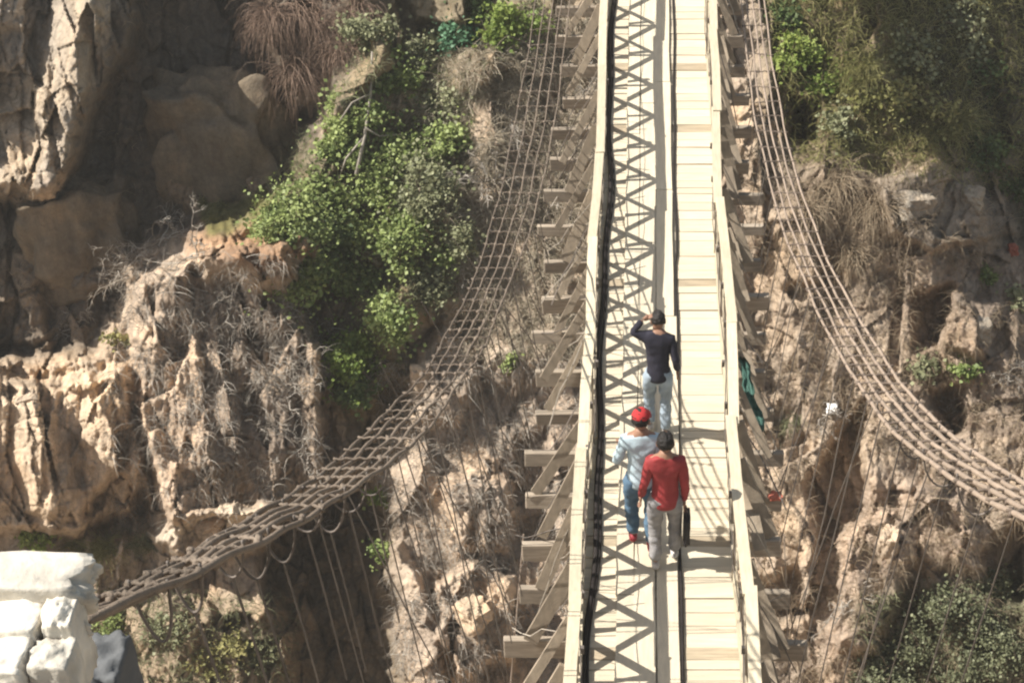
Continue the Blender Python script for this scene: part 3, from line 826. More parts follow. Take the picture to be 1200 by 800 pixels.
# cross beams and braces
PER = .72
ys = np.arange(8.7, Y1, PER)
for i, yy in enumerate(ys):
    z = zd(yy); L_ = 2.74 + random.uniform(-.2, .16)
    bm_ = MB(); dx = random.uniform(-.05, .05); ry = random.uniform(-.012, .012)
    R = Matrix.Rotation(random.uniform(-.035, .035), 3, 'Z') @ Matrix.Rotation(random.uniform(-.12, .12), 3, 'X') @ Matrix.Rotation(ry, 3, 'Y')
    hh_ = random.uniform(.14, .23)
    bm_.box((dx, yy, z - .045 - hh_ / 2), (L_, .075, hh_), R, .006).build('cross_beam', M['beam'], BR, bevel=.008)
    for s in (-1, 1):
        j = random.uniform
        xr = .70 if s < 0 else .84
        if (i * 7 + (s > 0) * 3) % 9 == 4: continue
        top = Vector((s * (xr + j(-.01, .01)), yy + j(.1, .25), z + .80 + j(-.04, .04)))
        bot = Vector((s * (1.15 + j(-.10, .09)), yy + j(-.18, .06), z - .03))
        MB().bar(top, bot, j(.075, .14), .035, (0, -1, .25), .003).build('brace', M['grey_wood'], BR)
        if s == 1 and i % 3 != 1:
            top = Vector((s * (xr + .02), yy + j(.3, .5), z + .62)); bot = Vector((s * (1.06 + j(-.05, .05)), yy - j(.1, .3), z - .03))
            MB().bar(top, bot, j(.10, .14), .03, (0, -1, .3), .003).build('brace', M['grey_wood'], BR)
for s in (-1, 1):
    for k in range(34):                              # loose wires tied between the railing and the beams
        yy = random.uniform(9.4, 23.5); xr = .71 if s < 0 else .85
        a = Vector((s * xr, yy, zd(yy) + random.uniform(.3, .88))); b = Vector((s * random.uniform(1.1, 1.38), yy + random.uniform(-.7, .7), zd(yy) - random.uniform(.0, .5)))
        MB().tube([a.lerp(b, t) + Vector((s * .05 * math.sin(t * 3.14), 0, -random.uniform(.02, .14) * math.sin(t * 3.14))) for t in (0, .2, .4, .6, .8, 1)], random.uniform(.004, .008), 5).build('lashing_wire', M['hanger'] if k % 3 else M['twig'], BR)
# lengthwise stringers under the deck
for x in (-.62, 0, .62):
    m = MB()
    for a, b in zip(np.arange(8.5, Y1, 2.0), np.arange(10.5, Y1 + 2, 2.0)):
        m.bar((x, a, zd(a) - .075), (x, b, zd(b) - .075), .09, .03)
    m.build('stringer', M['beam'], BR)
# railings
RH = .90
for s in (-1, 1):
    RL = bpy.data.objects.new('railing', None); link(RL, BR)
    rx = lambda Y: s * ((.66 if s < 0 else .79) + .022 * math.sin(Y * 1.3 + s) + .014 * math.sin(Y * 3.1))
    # hand rail: flat boards nailed end over end
    y = 8.5; k = 0; off = 0
    while y < Y1:
        L_ = random.uniform(1.5, 2.6); y2 = min(y + L_, Y1 + .1)
        off = random.uniform(-.018, .018)
        a = Vector((rx(y) + off + s * .01, y - .06, zd(y) + RH + .012 * (k % 2))); b = Vector((rx(y2) + off + random.uniform(-.012, .012) + s * .01, y2 + .05, zd(y2) + RH + .012 * (k % 2)))
        mid = (a + b) / 2 + Vector((random.uniform(-.016, .016), 0, -.01))
        mm = MB(); mm.bar(a, mid, .105, .035, jit=.002); mm.bar(mid + (mid - a).normalized() * -.004 + Vector((0, 0, .001)), b, .105, .035, jit=.002)
        mm.build('hand_rail', M['rail'], RL)
        y = y2; k += 1
    m = MB()
    for a in np.arange(8.5, Y1, 1.44):
        b = a + 1.44
        m.bar((rx(a), a, zd(a) + .07), (rx(b), b, zd(b) + .07), .04, .10)
    m.build('bottom_rail', M['rail'], RL)
    for yy in ys:
        yy = yy + .1
        MB().bar((rx(yy) - s * .0, yy, zd(yy) - .1), (rx(yy) + s * .004, yy + random.uniform(-.03, .03), zd(yy) + RH - .02), .045, .03, (1, 0, 0), .002).build('post', M['grey_wood'], RL)
    n = 0
    for yy in ys:
        v0 = yy + .1
        for dr in (-1, 1):
            j = random.uniform(-.03, .03)
            MB().bar((rx(v0) + s * (.022 + .014 * dr), v0 + dr * PER * .86 + j, zd(v0 + dr * PER * .86) + .03), (rx(v0) + s * (.022 + .014 * dr), v0 + j, zd(v0) + RH - .03), .014, random.uniform(.066, .09), (0, 0, 1)).build('lattice_slat', M['rail'], RL)
    for hz, r_ in ((.38, .006), (.62, .004)):
        yy = np.arange(8.5, Y1, .36)
        MB().tube([(rx(q) - s * .03, q, zd(q) + hz + .012 * math.sin(q * 5)) for q in yy], r_, 5).build('rail_wire', M['hanger'], RL)
    # small iron clamps on the hand rail
    for yy in ys[1:24]:
        MB().box((rx(yy) - s * .045, yy + .36, zd(yy + .36) + RH - .02), (.03, .035, .07), None, .002).build('clamp', M['hanger'], RL)

# tubes added for the dark line along the deck beside the left railing
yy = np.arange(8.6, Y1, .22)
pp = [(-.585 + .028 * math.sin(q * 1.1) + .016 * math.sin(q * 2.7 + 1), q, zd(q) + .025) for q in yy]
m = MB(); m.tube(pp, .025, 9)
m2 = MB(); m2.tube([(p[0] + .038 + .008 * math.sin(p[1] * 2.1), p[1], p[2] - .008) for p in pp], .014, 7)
PB = thing('deck_dark_line', 'thick dark line running the length of the deck beside the left railing', 'dark_line', (-.635, 8.6, zd(8.6)))
m.build('dark_line', M['dark_line'], PB, True); m2.build('cable', M['dark_line'], PB, True)  # both tubes together make up the dark line

LC = MB().tube([(.272 + .010 * math.sin(q * .9) + .007 * math.sin(q * 2.9) + (.02 if q > 17.2 else 0), q, zd(q) + .017) for q in yy], .016, 7).build('shadow_gap_strand', M['dark_line'], None, True)  # dark strand added for the shadow gap at the raised boards' edge
tag(LC, 'thin dark line added for the shadow gap beside the raised boards of the deck', 'cable')
# ------------------------------------------------------------------ suspension cables
KY = np.array([2.6, 3.5, 3.8, 4.1, 4.6, 5.5, 7, 8.2, 9.5, 11.1, 13, 15.9, 19, 22.7, 27, 31])
KXL = np.array([1.98, 1.88, 1.81, 1.765, 1.73, 1.72, 1.68, 1.67, 1.645, 1.60, 1.585, 1.525, 1.49, 1.435, 1.40, 1.38])
KXR = np.array([2.05, 2.0, 1.98, 1.96, 1.93, 1.88, 1.79, 1.74, 1.72, 1.71, 1.67, 1.56, 1.47, 1.43, 1.40, 1.38])
def cable_pt(Y, s, off, droop=0):
    x = np.interp([Y - .4, Y, Y + .4], KY, KXL if s < 0 else KXR).mean() if Y > 4.5 else np.interp(Y, KY, KXL if s < 0 else KXR)
    z = -11.54 + .0228 * (Y - 22) ** 2 + droop - (.06 * max(0, 5 - Y) if s < 0 else 0)
    return Vector((s * x + off, Y, z))
def squeeze(Y, s):
    return 1.0 if s > 0 else .46 + .54 * float(sstep(4.0, 8.5, Y))
for s in (-1, 1):
    side = 'left' if s < 0 else 'right'
    SC = thing('suspension_cable', 'net of dull brown steel ropes running into the whitewashed stones' if s < 0 else 'net of pale steel ropes sweeping out of the right edge',
               'cable', tuple(cable_pt(4 if s < 0 else 3.5, s, 0)), 'suspension cables')
    ymin = 3.72 if s < 0 else 3.0
    NRP = 5; ropes = []
    for k in range(NRP):
        o_ = (k - 2) * (.088 + random.uniform(-.004, .004)) if s < 0 else (k - 2) * .084
        yy = np.concatenate([np.arange(ymin, 12, .12), np.arange(12, 34.2, .3)])
        ph = random.uniform(0, 6)
        pts = []
        for q in yy:
            am = 1 if s < 0 else .35
            dr = am * (.014 * math.sin(q * 2.1 + ph) + .01 * math.sin(q * 8.7 + k))
            spread = 1.0 + .04 * math.sin(q * 1.7) + (.40 * float(sstep(12, 19, q)) if s < 0 else 0)
            pts.append(cable_pt(q, s, o_ * spread * squeeze(q, s) + .006 * math.sin(q * 3 + ph), dr))
        rad = [(.0085 + .0065 * float(1 - sstep(5, 11, q)) if s < 0 else .0115 + .003 * float(1 - sstep(8, 14, q))) * (1 + .10 * math.sin(q * 26 + k)) for q in yy]
        MB().tube(pts, rad, 8).build('rope', M['rope'] if s < 0 else M['rope_light'], SC, True)
    # rungs of tie wire looped over and under the ropes
    q = ymin + .35
    n = 0
    while q < 26 and n < 95:
        pts = []
        sk = random.uniform(-.04, .04) + (.0 if s < 0 else .0)
        for i in range(11):
            a = (i / 10 - .5) * 2
            pts.append(cable_pt(q + sk * a, s, a * (.195 + (.075 * float(sstep(12, 19, q)) if s < 0 else 0)) * squeeze(q, s)) + Vector((0, 0, .007 * math.cos(i * math.pi) + .010)))
        tb = MB()
        for kx in range(NRP):
            if random.random() < .8:
                cc_ = cable_pt(q + sk * (kx - 2) / 2, s, (kx - 2) * .086 * (1 + (.40 * float(sstep(12, 19, q)) if s < 0 else 0)) * squeeze(q, s)); tb.box(cc_, (.025, random.uniform(.025, .05), .027), Matrix.Rotation(random.uniform(-.5, .5), 3, 'Z'), .004)
        tb.tube(pts, (.0055 + .0045 * float(1 - sstep(5, 11, q))) if s < 0 else .0085, 6).build('tie', M['rope'] if s < 0 else M['tie'], SC, True)
        q += random.uniform(.27, .36) * (1.0 + .5 * float(sstep(11, 18, q))) * (.6 + .4 * float(sstep(4, 6, q)) if s < 0 else 1); n += 1
    # hangers down to the ends of the cross beams
    for i, yy in enumerate(ys):
        for o_ in (((-.03,) if i % 3 else (-.03, .1)) if s > 0 else ((-.03, .12) if i % 3 else (-.03, .1, .3))):
            a = cable_pt(yy, s, s * (-.02) + s * o_ * 2)
            b = Vector((s * (1.27 + random.uniform(-.03, .03)), yy + random.uniform(-.05, .05) + o_, zd(yy) - .06))
            if a.z < b.z + .15: continue
            sag = [a.lerp(b, t) + Vector((random.uniform(-.012, .012), random.uniform(-.012, .012), 0)) for t in (0, .25, .5, .75, 1)]
            MB().tube(sag, .0055, 5).build('hanger', M['hanger'], SC)
    # hangers nearer than the deck end, reaching down to the abutment
    for yy in (6.2, 6.75, 7.5, 8.2):
        a = cable_pt(yy, s, -s * .05); b = Vector((s * 1.36, yy + .8, -12.7))
        MB().tube([a.lerp(b, t) for t in (0, .5, 1)], .0045, 5).build('hanger', M['hanger'], SC)
    # U shaped iron loops hanging from the ribbon
    for yy in ((4.25, 4.6, 5.05, 5.3, 5.75, 6.2, 6.6, 7.0, 7.6) if s < 0 else (8.6, 9.4, 7.8, 10.6, 7.0)):
        a = cable_pt(yy, s, -.14 * squeeze(yy, s)); b = cable_pt(yy + random.uniform(-.06, .06), s, .14 * squeeze(yy, s))
        dp = random.uniform(.16, .3)
        pts = [a + Vector((0, 0, .03))]
        for i in range(11):
            t_ = i / 10; pts.append(a.lerp(b, t_) + Vector((0, 0, -dp * math.sin(math.pi * t_) ** .6)))
        pts.append(b + Vector((0, 0, .03)))
        MB().tube(pts, .0065, 6).build('loop', M['hanger'], SC, True)
        if s < 0 and yy > 4.3:
            c = a.lerp(b, .5) - Vector((0, 0, dp))
            MB().tube([c, c + Vector((.03, .03, -.5)), c + Vector((.05, .1, -1.2))], .006, 5).build('loop_rod', M['hanger'], SC)

# stray stay wires low on both sides
for k, (a, b) in enumerate([((-1.3, 11.2, -12.2), (-1.75, 13.6, -16.5)), ((-1.3, 12.6, -12.3), (-1.8, 11.0, -16.6)), ((1.3, 11.9, -12.3), (1.95, 13.6, -16.8)), ((1.32, 12.6, -12.3), (1.55, 11.0, -16.0))]):
    a = Vector(a); b = Vector(b); tt = (0, .3, .6, 1)
    o = MB().tube([a.lerp(b, t) + Vector((0, 0, -.12 * math.sin(t * 3.14))) for t in tt], .008, 5).build('stay_wire', M['rope_light'])
    tag(o, ['thin pale wire slanting down from the lowest left beams', 'second thin wire crossing the pale one below the lowest left beams',
            'thin wire slanting down and outward from the lower right beams', 'thin wire crossing the other one below the lower right beams'][k], 'wire', 'stay wires below the deck')

# ------------------------------------------------------------------ cloth and litter
def cloth(pts, wdt, name, label, m_, cat):
    m = MB(); bm = m.bm; rows = []
    for i, p in enumerate(pts):
        row = []
        for j in range(7):
            a = j / 6 - .5
            row.append(bm.verts.new(Vector(p) + Vector((a * wdt * (1 + .3 * math.sin(i * 1.7)), .03 * math.sin(j * 2.1 + i), .035 * math.cos(j * 2.4 + i * .8)))))
        rows.append(row)
    for a, b in zip(rows[:-1], rows[1:]):
        for j in range(6): bm.faces.new((a[j], a[j + 1], b[j + 1], b[j]))
    bmesh.ops.solidify(bm, geom=bm.faces[:], thickness=.006)
    return tag(m.build(name, m_, None, True), label, cat)
cl = []
for t_ in np.linspace(0, 1, 12):
    yv = 14.5 - .7 * t_
    cl.append((.93 + .20 * t_ + .02 * math.sin(t_ * 9), yv, zd(yv) + .66 - .5 * t_))
cloth(cl, .12, 'cloth', 'long teal cloth draped down a brace outside the right railing', M['cloth_teal'], 'cloth')
c = Vector((1.24, 12.95, zd(12.9) - .0))
tag(rock_mesh(c, (.12, .10, .06), 77, None, 3, .3).build('plastic_bag', M['litter_red']), 'crumpled red plastic bag caught outside the right railing below the teal cloth', 'litter')
tag(rock_mesh(px3(975, 478, .1), (.2, .2, .12), 79, None, 3, .3).build('plastic_bag', M['litter_white']), 'scrap of white litter on the slope right of the teal cloth', 'litter')
tag(rock_mesh(px3(1188, 292, .25), (.2, .2, .16), 80, None, 3, .3).build('plastic_bag', M['litter_red']), 'small reddish litter bag in the shade at the right edge', 'litter')

# ------------------------------------------------------------------ stone piers that carry the cables
def make_pier(s):
    if s < 0:
        t = thing('stone_pier', 'whitewashed rubble stone pier in the lower left corner holding the left cables', 'pier', (-2.6, 3.2, -13.0), 'cable piers')
    else:
        t = thing('stone_pier', 'whitewashed rubble stone pier outside the picture holding the right cables', 'pier', (2.75, 2.4, -13.0), 'cable piers')
    return t
PR = make_pier(-1)
top = -3.60
# core
MB().box((-2.82, 3.18, -8.47), (1.84, .92, 9.2), None, .01).build('core', M['gap_shade_mortar'], PR)
SX = lambda u, v, z: (lambda zc: ((u - CX) / F * zc, (CT + (CY - v) / F * ST) * zc, z))(-z / (ST - (CY - v) / F * CT))
stones = [  # picture quads of the top stones: u0,u1,v0,v1, top height
    (-260, 88, 648, 688, top + .04), (-50, 46, 694, 736, top - .01), (52, 86, 693, 730, top + .0), (-70, 26, 744, 786, top - .04),
    (36, 82, 747, 780, top - .05), (-40, 12, 792, 850, top - .10), (-260, -56, 692, 760, top - .03), (-260, -48, 764, 850, top - .09)]
for k, (u0, u1, v0, v1, z) in enumerate(stones):
    a = SX(u0, v1, z); b = SX(u1, v0, z); c0 = SX(u0, v0, z); c1_ = SX(u1, v1, z)
    cx_ = (a[0] + b[0] + c0[0] + c1_[0]) / 4; cy_ = (a[1] + b[1]) / 2
    w_ = ((b[0] - c0[0]) + (c1_[0] - a[0])) / 2; d_ = b[1] - a[1]
    th = .20 + .04 * (k % 3)
    rock_mesh((cx_, cy_, z - th / 2), (w_ * 1.06, d_ * 1.08, th), 300 + k, None, 16, .075, .16).build('cap_stone', M['whitewash'], PR, True)
# courses of the inner side and the near side
z = top - .34; row = 0
while z > -9.5:
    hgt = random.uniform(.24, .36); yv = 2.66 - random.uniform(0, .15)
    while yv < 3.66:
        w_ = random.uniform(.26, .5); w_ = min(w_, 3.70 - yv)
        rock_mesh((-1.90, yv + w_ / 2, z - hgt / 2), (.26, w_ * 1.02, hgt * 1.0), 400 + row * 9 + int(yv * 7), None, 4, .08).build('side_stone', M['side'], PR, True)
        yv += w_
    z -= hgt; row += 1
# concrete block on the far side of the pier
tq = pix(122, 776, 6.6)
rock_mesh((tq[0] - .04, tq[1] + .05, tq[2] - .32), (.20, .24, .62), 610, None, 12, .07, .14).build('footing_block', M['slate'], PR, True)
# the right pier (beyond the frame)
PR2 = make_pier(1)
MB().box((2.55, 2.7, -8.05), (1.75, 1.1, 9.9), None, .02).build('core', M['gap_shade_mortar'], PR2)
for k in range(6):
    rock_mesh((1.98 + .56 * (k % 3), 2.45 + .5 * (k // 3), -3.12), (.58, .54, .26), 500 + k, None, 12, .075, .16).build('cap_stone', M['whitewash'], PR2, True)

# ------------------------------------------------------------------ people
def skin_mesh(verts, edges, radii, sub=2, root=0):
    me = bpy.data.meshes.new('tmp'); me.from_pydata([tuple(v) for v in verts], edges, [])
    o = bpy.data.objects.new('tmp', me); C.objects.link(o)
    md = o.modifiers.new('s', 'SKIN'); md.use_smooth_shade = True
    if not me.skin_vertices: 
        bpy.context.view_layer.objects.active = o
    lay = me.skin_vertices[0].data if me.skin_vertices else None
    for i, r in enumerate(radii):
        if isinstance(r, (int, float)): r = (r, r)
        lay[i].radius = r; lay[i].use_root = (i == root)
    md2 = o.modifiers.new('ss', 'SUBSURF'); md2.levels = sub; md2.render_levels = sub
    dg = bpy.context.evaluated_depsgraph_get(); dg.update()
    res = bpy.data.meshes.new_from_object(o.evaluated_get(dg))
    bpy.data.objects.remove(o); return res

def graph(spec):
    """spec: dict name -> (pos, radius, parent)"""
    names = list(spec); verts = [spec[n][0] for n in names]; rad = [spec[n][1] for n in names]
    edges = [(names.index(spec[n][2]), i) for i, n in enumerate(names) if spec[n][2]]
    return verts, edges, rad

def join_meshes(meshes, name, material, parent, loc, rz, sc):
    bm = bmesh.new()
    for m in meshes: bm.from_mesh(m)
    me = bpy.data.meshes.new(name); bm.to_mesh(me); bm.free()
    for f in me.polygons: f.use_smooth = True
    me.materials.clear(); me.materials.append(material)
    o = bpy.data.objects.new(name, me); return link(o, parent)

def ell(c, r, seg=20, ring=14, cut=None, R=None):
    bm = bmesh.new(); bmesh.ops.create_uvsphere(bm, u_segments=seg, v_segments=ring, radius=1)
    if cut is not None:
        bmesh.ops.delete(bm, geom=[v for v in bm.verts if not cut(v.co)], context='VERTS')
    for v in bm.verts:
        p = Vector((v.co.x * r[0], v.co.y * r[1], v.co.z * r[2]))
        if R is not None: p = R @ p
        v.co = p + Vector(c)
    me = bpy.data.meshes.new('e'); bm.to_mesh(me); bm.free(); return me

def hand(wrist, d, side, scale=1.0):
    """relaxed hand: palm, four fingers and a thumb; d = direction forearm -> fingers"""
    d = Vector(d).normalized(); ax = Vector((0, 1, 0)) - Vector((0, 1, 0)).dot(d) * d
    if ax.length < .2: ax = Vector((0, 0, 1)) - d.z * d
    ax.normalize(); nrm = d.cross(ax) * side     # ax: thumb side, nrm: towards the palm
    w = Vector(wrist); out = []
    palm = {'a': (w, (.022, .024), None), 'b': (w + d * .035, (.016, .034), 'a'), 'c': (w + d * .08, (.013, .036), 'b')}
    out.append(skin_mesh(*graph(palm), sub=2))
    for i, (o_, L_) in enumerate(((.027, .070), (.009, .080), (-.009, .074), (-.026, .058))):
        p0 = w + d * .066 + ax * o_
        p1 = p0 + d * (.028 + L_ * .25); p2 = p1 + (d * .8 - nrm * -.45).normalized() * L_ * .33; p3 = p2 + (d * .45 + nrm * .8).normalized() * L_ * .30
        out.append(skin_mesh([p0, p1, p2, p3], [(0, 1), (1, 2), (2, 3)], [.0095, .009, .008, .0065], sub=1))
    p0 = w + d * .02 + ax * .018; p1 = p0 + (d * .6 + ax * .8).normalized() * .034; p2 = p1 + (d * .9 + ax * .25 + nrm * .3).normalized() * .030; p3 = p2 + (d * .9 + nrm * .4).normalized() * .022
    out.append(skin_mesh([p0, p1, p2, p3], [(0, 1), (1, 2), (2, 3)], [.0125, .0115, .0095, .007], sub=1))
    return out

def make_person(label, loc, rz, height, mats, joints=None, hair='short', cap=False, head_rot=(0, 0), vest=False, lean=0.0):
    """local frame: facing +Y, left side = -X, feet at z=0, built at 1.72 m then scaled"""
    T = thing('person', label, 'person', loc, 'men walking on the bridge')
    T.rotation_euler = (0, 0, rz); T.scale = (height / 1.72,) * 3
    J = dict(pelvis=(0, 0, .93), waist=(0, .01, 1.08), chest=(0, .02, 1.26), neckb=(0, 0, 1.43), neck=(0, .005, 1.485), 
             lsh=(-.145, 0, 1.39), lel=(-.19, -.02, 1.11), lwr=(-.20, .06, .87), rsh=(.145, 0, 1.39), rel=(.19, -.02, 1.11), rwr=(.20, .06, .87),
             lhip=(-.09, 0, .90), lkn=(-.10, .03, .49), lan=(-.10, -.02, .09), rhip=(.09, 0, .90), rkn=(.10, .03, .49), ran=(.10, -.02, .09),
             head=(0, .02, 1.60), lhd=(0, .1, -1), rhd=(0, .1, -1))
    J.update(joints or {})
    J = {k: Vector(v) for k, v in J.items()}
    # body
    sp = {'pelvis': (J['pelvis'], (.10, .082), None), 'waist': (J['waist'], (.10, .075), 'pelvis'), 'chest': (J['chest'], (.122, .085), 'waist'),
          'neckb': (J['neckb'], (.075, .065), 'chest'), 'neck': (J['neck'], .052, 'neckb'), 'hb': (J['head'] + Vector((0, -.01, -.07)), .060, 'neck')}
    for q in 'lr':
        sp[q + 'sh'] = (J[q + 'sh'], .058, 'chest' if False else 'neckb'); m = J[q + 'sh'].lerp(J[q + 'el'], .4)
        sp[q + 'ua'] = (m, .049, q + 'sh'); sp[q + 'el'] = (J[q + 'el'], .039, q + 'ua')
        sp[q + 'fa'] = (J[q + 'el'].lerp(J[q + 'wr'], .35), .039, q + 'el'); sp[q + 'wr'] = (J[q + 'wr'], .025, q + 'fa')
        sp[q + 'hip'] = (J[q + 'hip'], .070, 'pelvis'); sp[q + 'th'] = (J[q + 'hip'].lerp(J[q + 'kn'], .45), .066, q + 'hip')
        sp[q + 'kn'] = (J[q + 'kn'], .053, q + 'th'); sp[q + 'cf'] = (J[q + 'kn'].lerp(J[q + 'an'], .35), .053, q + 'kn'); sp[q + 'an'] = (J[q + 'an'], .036, q + 'cf')
    parts = [skin_mesh(*graph(sp), sub=1)]
    HR = Matrix.Rotation(head_rot[0], 3, 'Z') @ Matrix.Rotation(head_rot[1], 3, 'X')
    hc = J['head']
    hd = lambda p: hc + HR @ Vector(p)
    # head: skull, jaw, nose, ears, brow and lips joined into one mesh
    parts.append(ell(hc + HR @ Vector((0, -.005, .015)), (.077, .097, .100), 24, 16, None, HR))
    parts.append(ell(hc + HR @ Vector((0, .028, -.055)), (.056, .062, .064), 20, 12, None, HR))
    parts.append(skin_mesh([hd((0, .085, .01)), hd((0, .104, -.018)), hd((0, .106, -.030))], [(0, 1), (1, 2)], [.009, .012, .014], sub=1))
    for sx in (-1, 1):
        parts.append(ell(hd((sx * .079, -.004, -.008)), (.010, .020, .032), 10, 8, None, HR))
        parts.append(skin_mesh([hd((sx * .014, .091, .028)), hd((sx * .045, .080, .030))], [(0, 1)], [.007, .006], sub=1))
    parts.append(skin_mesh([hd((-.022, .087, -.060)), hd((0, .094, -.060)), hd((.022, .087, -.060))], [(0, 1), (1, 2)], [.005, .008, .005], sub=1))
    for q, sd in (('l', -1), ('r', 1)):
        parts += hand(J[q + 'wr'] , J[q + 'hd'] if J[q + 'hd'].length else (J[q + 'wr'] - J[q + 'el']), sd)
    join_meshes(parts, 'body', M['skin'], T, loc, rz, 1)
    for sx in (-1, 1):
        join_meshes([ell(hd((sx * .030, .083, .008)), (.011, .008, .009), 10, 8, None, HR)], 'eye', M['hair'], T, loc, rz, 1)
    # hair
    hm = ell(hc + HR @ Vector((0, -.016, .026)), (.082, .100, .100), 40, 28, lambda c: c.z > -.62 + max(0, c.y) * 1.45, HR)
    hn = np.array([v.co[:] for v in hm.vertices]); dn = fbm(hn[:, 0] * 40 + hn[:, 1] * 21, hn[:, 2] * 40 + hn[:, 1] * 17, 4, 3)
    for v_, k_ in zip(hm.vertices, dn): v_.co += (v_.co - hc).normalized() * float(k_) * .022
    join_meshes([hm], 'hair', M['hair'], T, loc, rz, 1)
    # upper garment
    g = .018
    su = {'hem': (J['pelvis'] + Vector((0, -.005, -.13)), (.158, .142), None), 'waist0': (J['pelvis'] + Vector((0, -.003, .0)), (.150, .132), 'hem'), 'waist': (J['waist'], (.132, .104), 'waist0'), 'chest': (J['chest'], (.150, .118), 'waist'),
          'neckb': (J['neckb'] + Vector((0, -.005, -.01)), (.105, .085), 'chest'), 'col': (J['neck'] + Vector((0, 0, -.02)), .062, 'neckb')}
    for q in 'lr':
        su[q + 'sh'] = (J[q + 'sh'] + Vector((0, 0, -.005)), .066, 'neckb'); su[q + 'ua'] = (J[q + 'sh'].lerp(J[q + 'el'], .45), .057, q + 'sh')
        su[q + 'el'] = (J[q + 'el'], .047, q + 'ua'); su[q + 'fa'] = (J[q + 'el'].lerp(J[q + 'wr'], .4), .044, q + 'el'); su[q + 'cu'] = (J[q + 'el'].lerp(J[q + 'wr'], .93), .034, q + 'fa')
    um = skin_mesh(*graph(su), sub=3)
    hz_ = J['pelvis'].z - .10
    for v_ in um.vertices:
        if v_.co.z < hz_ and abs(v_.co.x) < .17: v_.co.z = hz_ + .006 * math.sin(v_.co.x * 40)
    wrinkle(um, .011, 11, int(height * 1000))
    join_meshes([um], mats.get('upname', 'shirt'), mats['up'], T, loc, rz, 1)
    if vest:
        sv = {'a': (J['pelvis'] + Vector((0, -.008, -.06)), (.148, .128), None), 'a2': (J['pelvis'] + Vector((0, -.008, .04)), (.148, .128), 'a'), 'b': (J['waist'], (.140, .116), 'a2'), 'c': (J['chest'] + Vector((0, -.005, -.10)), (.150, .122), 'b')}
        vm = skin_mesh(*graph(sv), sub=3); wrinkle(vm, .009, 16, 3)
        join_meshes([vm], 'waistcoat', M['teal_vest'], T, loc, rz, 1)
    # trousers
    st_ = {'pelvis': (J['pelvis'] + Vector((0, 0, .0)), (.138, .112), None), 'belt': (J['pelvis'].lerp(J['waist'], .7), (.120, .096), 'pelvis')}
    for q in 'lr':
        st_[q + 'hip'] = (J[q + 'hip'] + Vector((0, -.01, -.04)), (.102, .104), 'pelvis'); st_[q + 'th'] = (J[q + 'hip'].lerp(J[q + 'kn'], .5), .088, q + 'hip')
        st_[q + 'kn'] = (J[q + 'kn'], .070, q + 'th'); st_[q + 'cf'] = (J[q + 'kn'].lerp(J[q + 'an'], .5), .068, q + 'kn'); st_[q + 'hem'] = (J[q + 'kn'].lerp(J[q + 'an'], .96), .064, q + 'cf')
    tm = skin_mesh(*graph(st_), sub=3); wrinkle(tm, .018, 15, 5)
    join_meshes([tm], 'trousers', mats['lo'], T, loc, rz, 1)
    for q in 'lr':
        a = J[q + 'an']; 
        fz = max(a.z - .09, 0)
        sh = skin_mesh([(a.x, a.y - .045, fz + .045), (a.x, a.y + .03, fz + .05), (a.x, a.y + .12, fz + .035), (a.x, a.y + .175, fz + .03)], [(0, 1), (1, 2), (2, 3)], [(.042, .042), (.045, .048), (.046, .034), (.036, .026)], sub=2)
        join_meshes([sh], 'shoe', mats['shoe'], T, loc, rz, 1)
    if cap:
        cm = ell(hc + HR @ Vector((0, -.012, .040)), (.087, .105, .088), 26, 18, lambda c: c.z > -.12, HR)
        bm = bmesh.new(); bm.from_mesh(cm)
        grid = []
        for i in range(9):
            a = math.radians(180 * i / 8)
            grid.append((bm.verts.new(hd((.090 * math.cos(a), .010 + .088 * math.sin(a), .036))), bm.verts.new(hd((.080 * math.cos(a), .03 + .155 * math.sin(a), .022)))))
        for a, b in zip(grid[:-1], grid[1:]): bm.faces.new((a[0], b[0], b[1], a[1]))
        bm.to_mesh(cm); bm.free()
        o = join_meshes([cm], 'cap', M['cap'], T, loc, rz, 1)
        md = o.modifiers.new('s', 'SOLIDIFY'); md.thickness = .006
    return T

def wrinkle(me, amp, sc, seed):
    co = np.zeros(len(me.vertices) * 3); me.vertices.foreach_get('co', co); co = co.reshape(-1, 3)
    nn = np.zeros(len(me.vertices) * 3); me.vertices.foreach_get('normal', nn); nn = nn.reshape(-1, 3)
    k = fbm(co[:, 0] * sc + co[:, 1] * 7, co[:, 2] * sc * .8 + co[:, 1] * 5, seed, 3)
    k = k * sstep(.84, .96, co[:, 2]) if amp < .015 else k
    co += nn * (k * amp)[:, None]
    me.vertices.foreach_set('co', co.ravel()); me.update()

def deck_at(u, v):
    """point of the deck's walking surface seen at u, v"""
    lo, hi = 8.0, 28.0
    for _ in range(50):
        m_ = (lo + hi) / 2
        if project((0, m_, zd(m_) + .045))[1] > v: lo = m_
        else: hi = m_
    z_ = zd(lo) + .045; zc = zc_of(lo, z_)
    return ((u - CX) / F * zc, lo, z_)

# nearest man: red jacket, pale trousers, black bag in his right hand
p1 = deck_at(779, 662)
man1 = make_person('man in a red jacket and pale trousers walking away with a black bag', p1, 0.02, 1.66,
    dict(up=M['red'], upname='jacket', lo=M['grey_trouser'], shoe=M['shoe_pale']),
    dict(lkn=(-.10, .06, .48), lan=(-.09, -.06, .10), rkn=(.10, .10, .50), ran=(.10, .10, .09), lel=(-.205, -.05, 1.12), lwr=(-.235, .05, .89),
         rel=(.19, -.03, 1.10), rwr=(.185, .02, .85), rhd=(0, .0, -1), lhd=(0, .15, -1)), head_rot=(0, -.15))
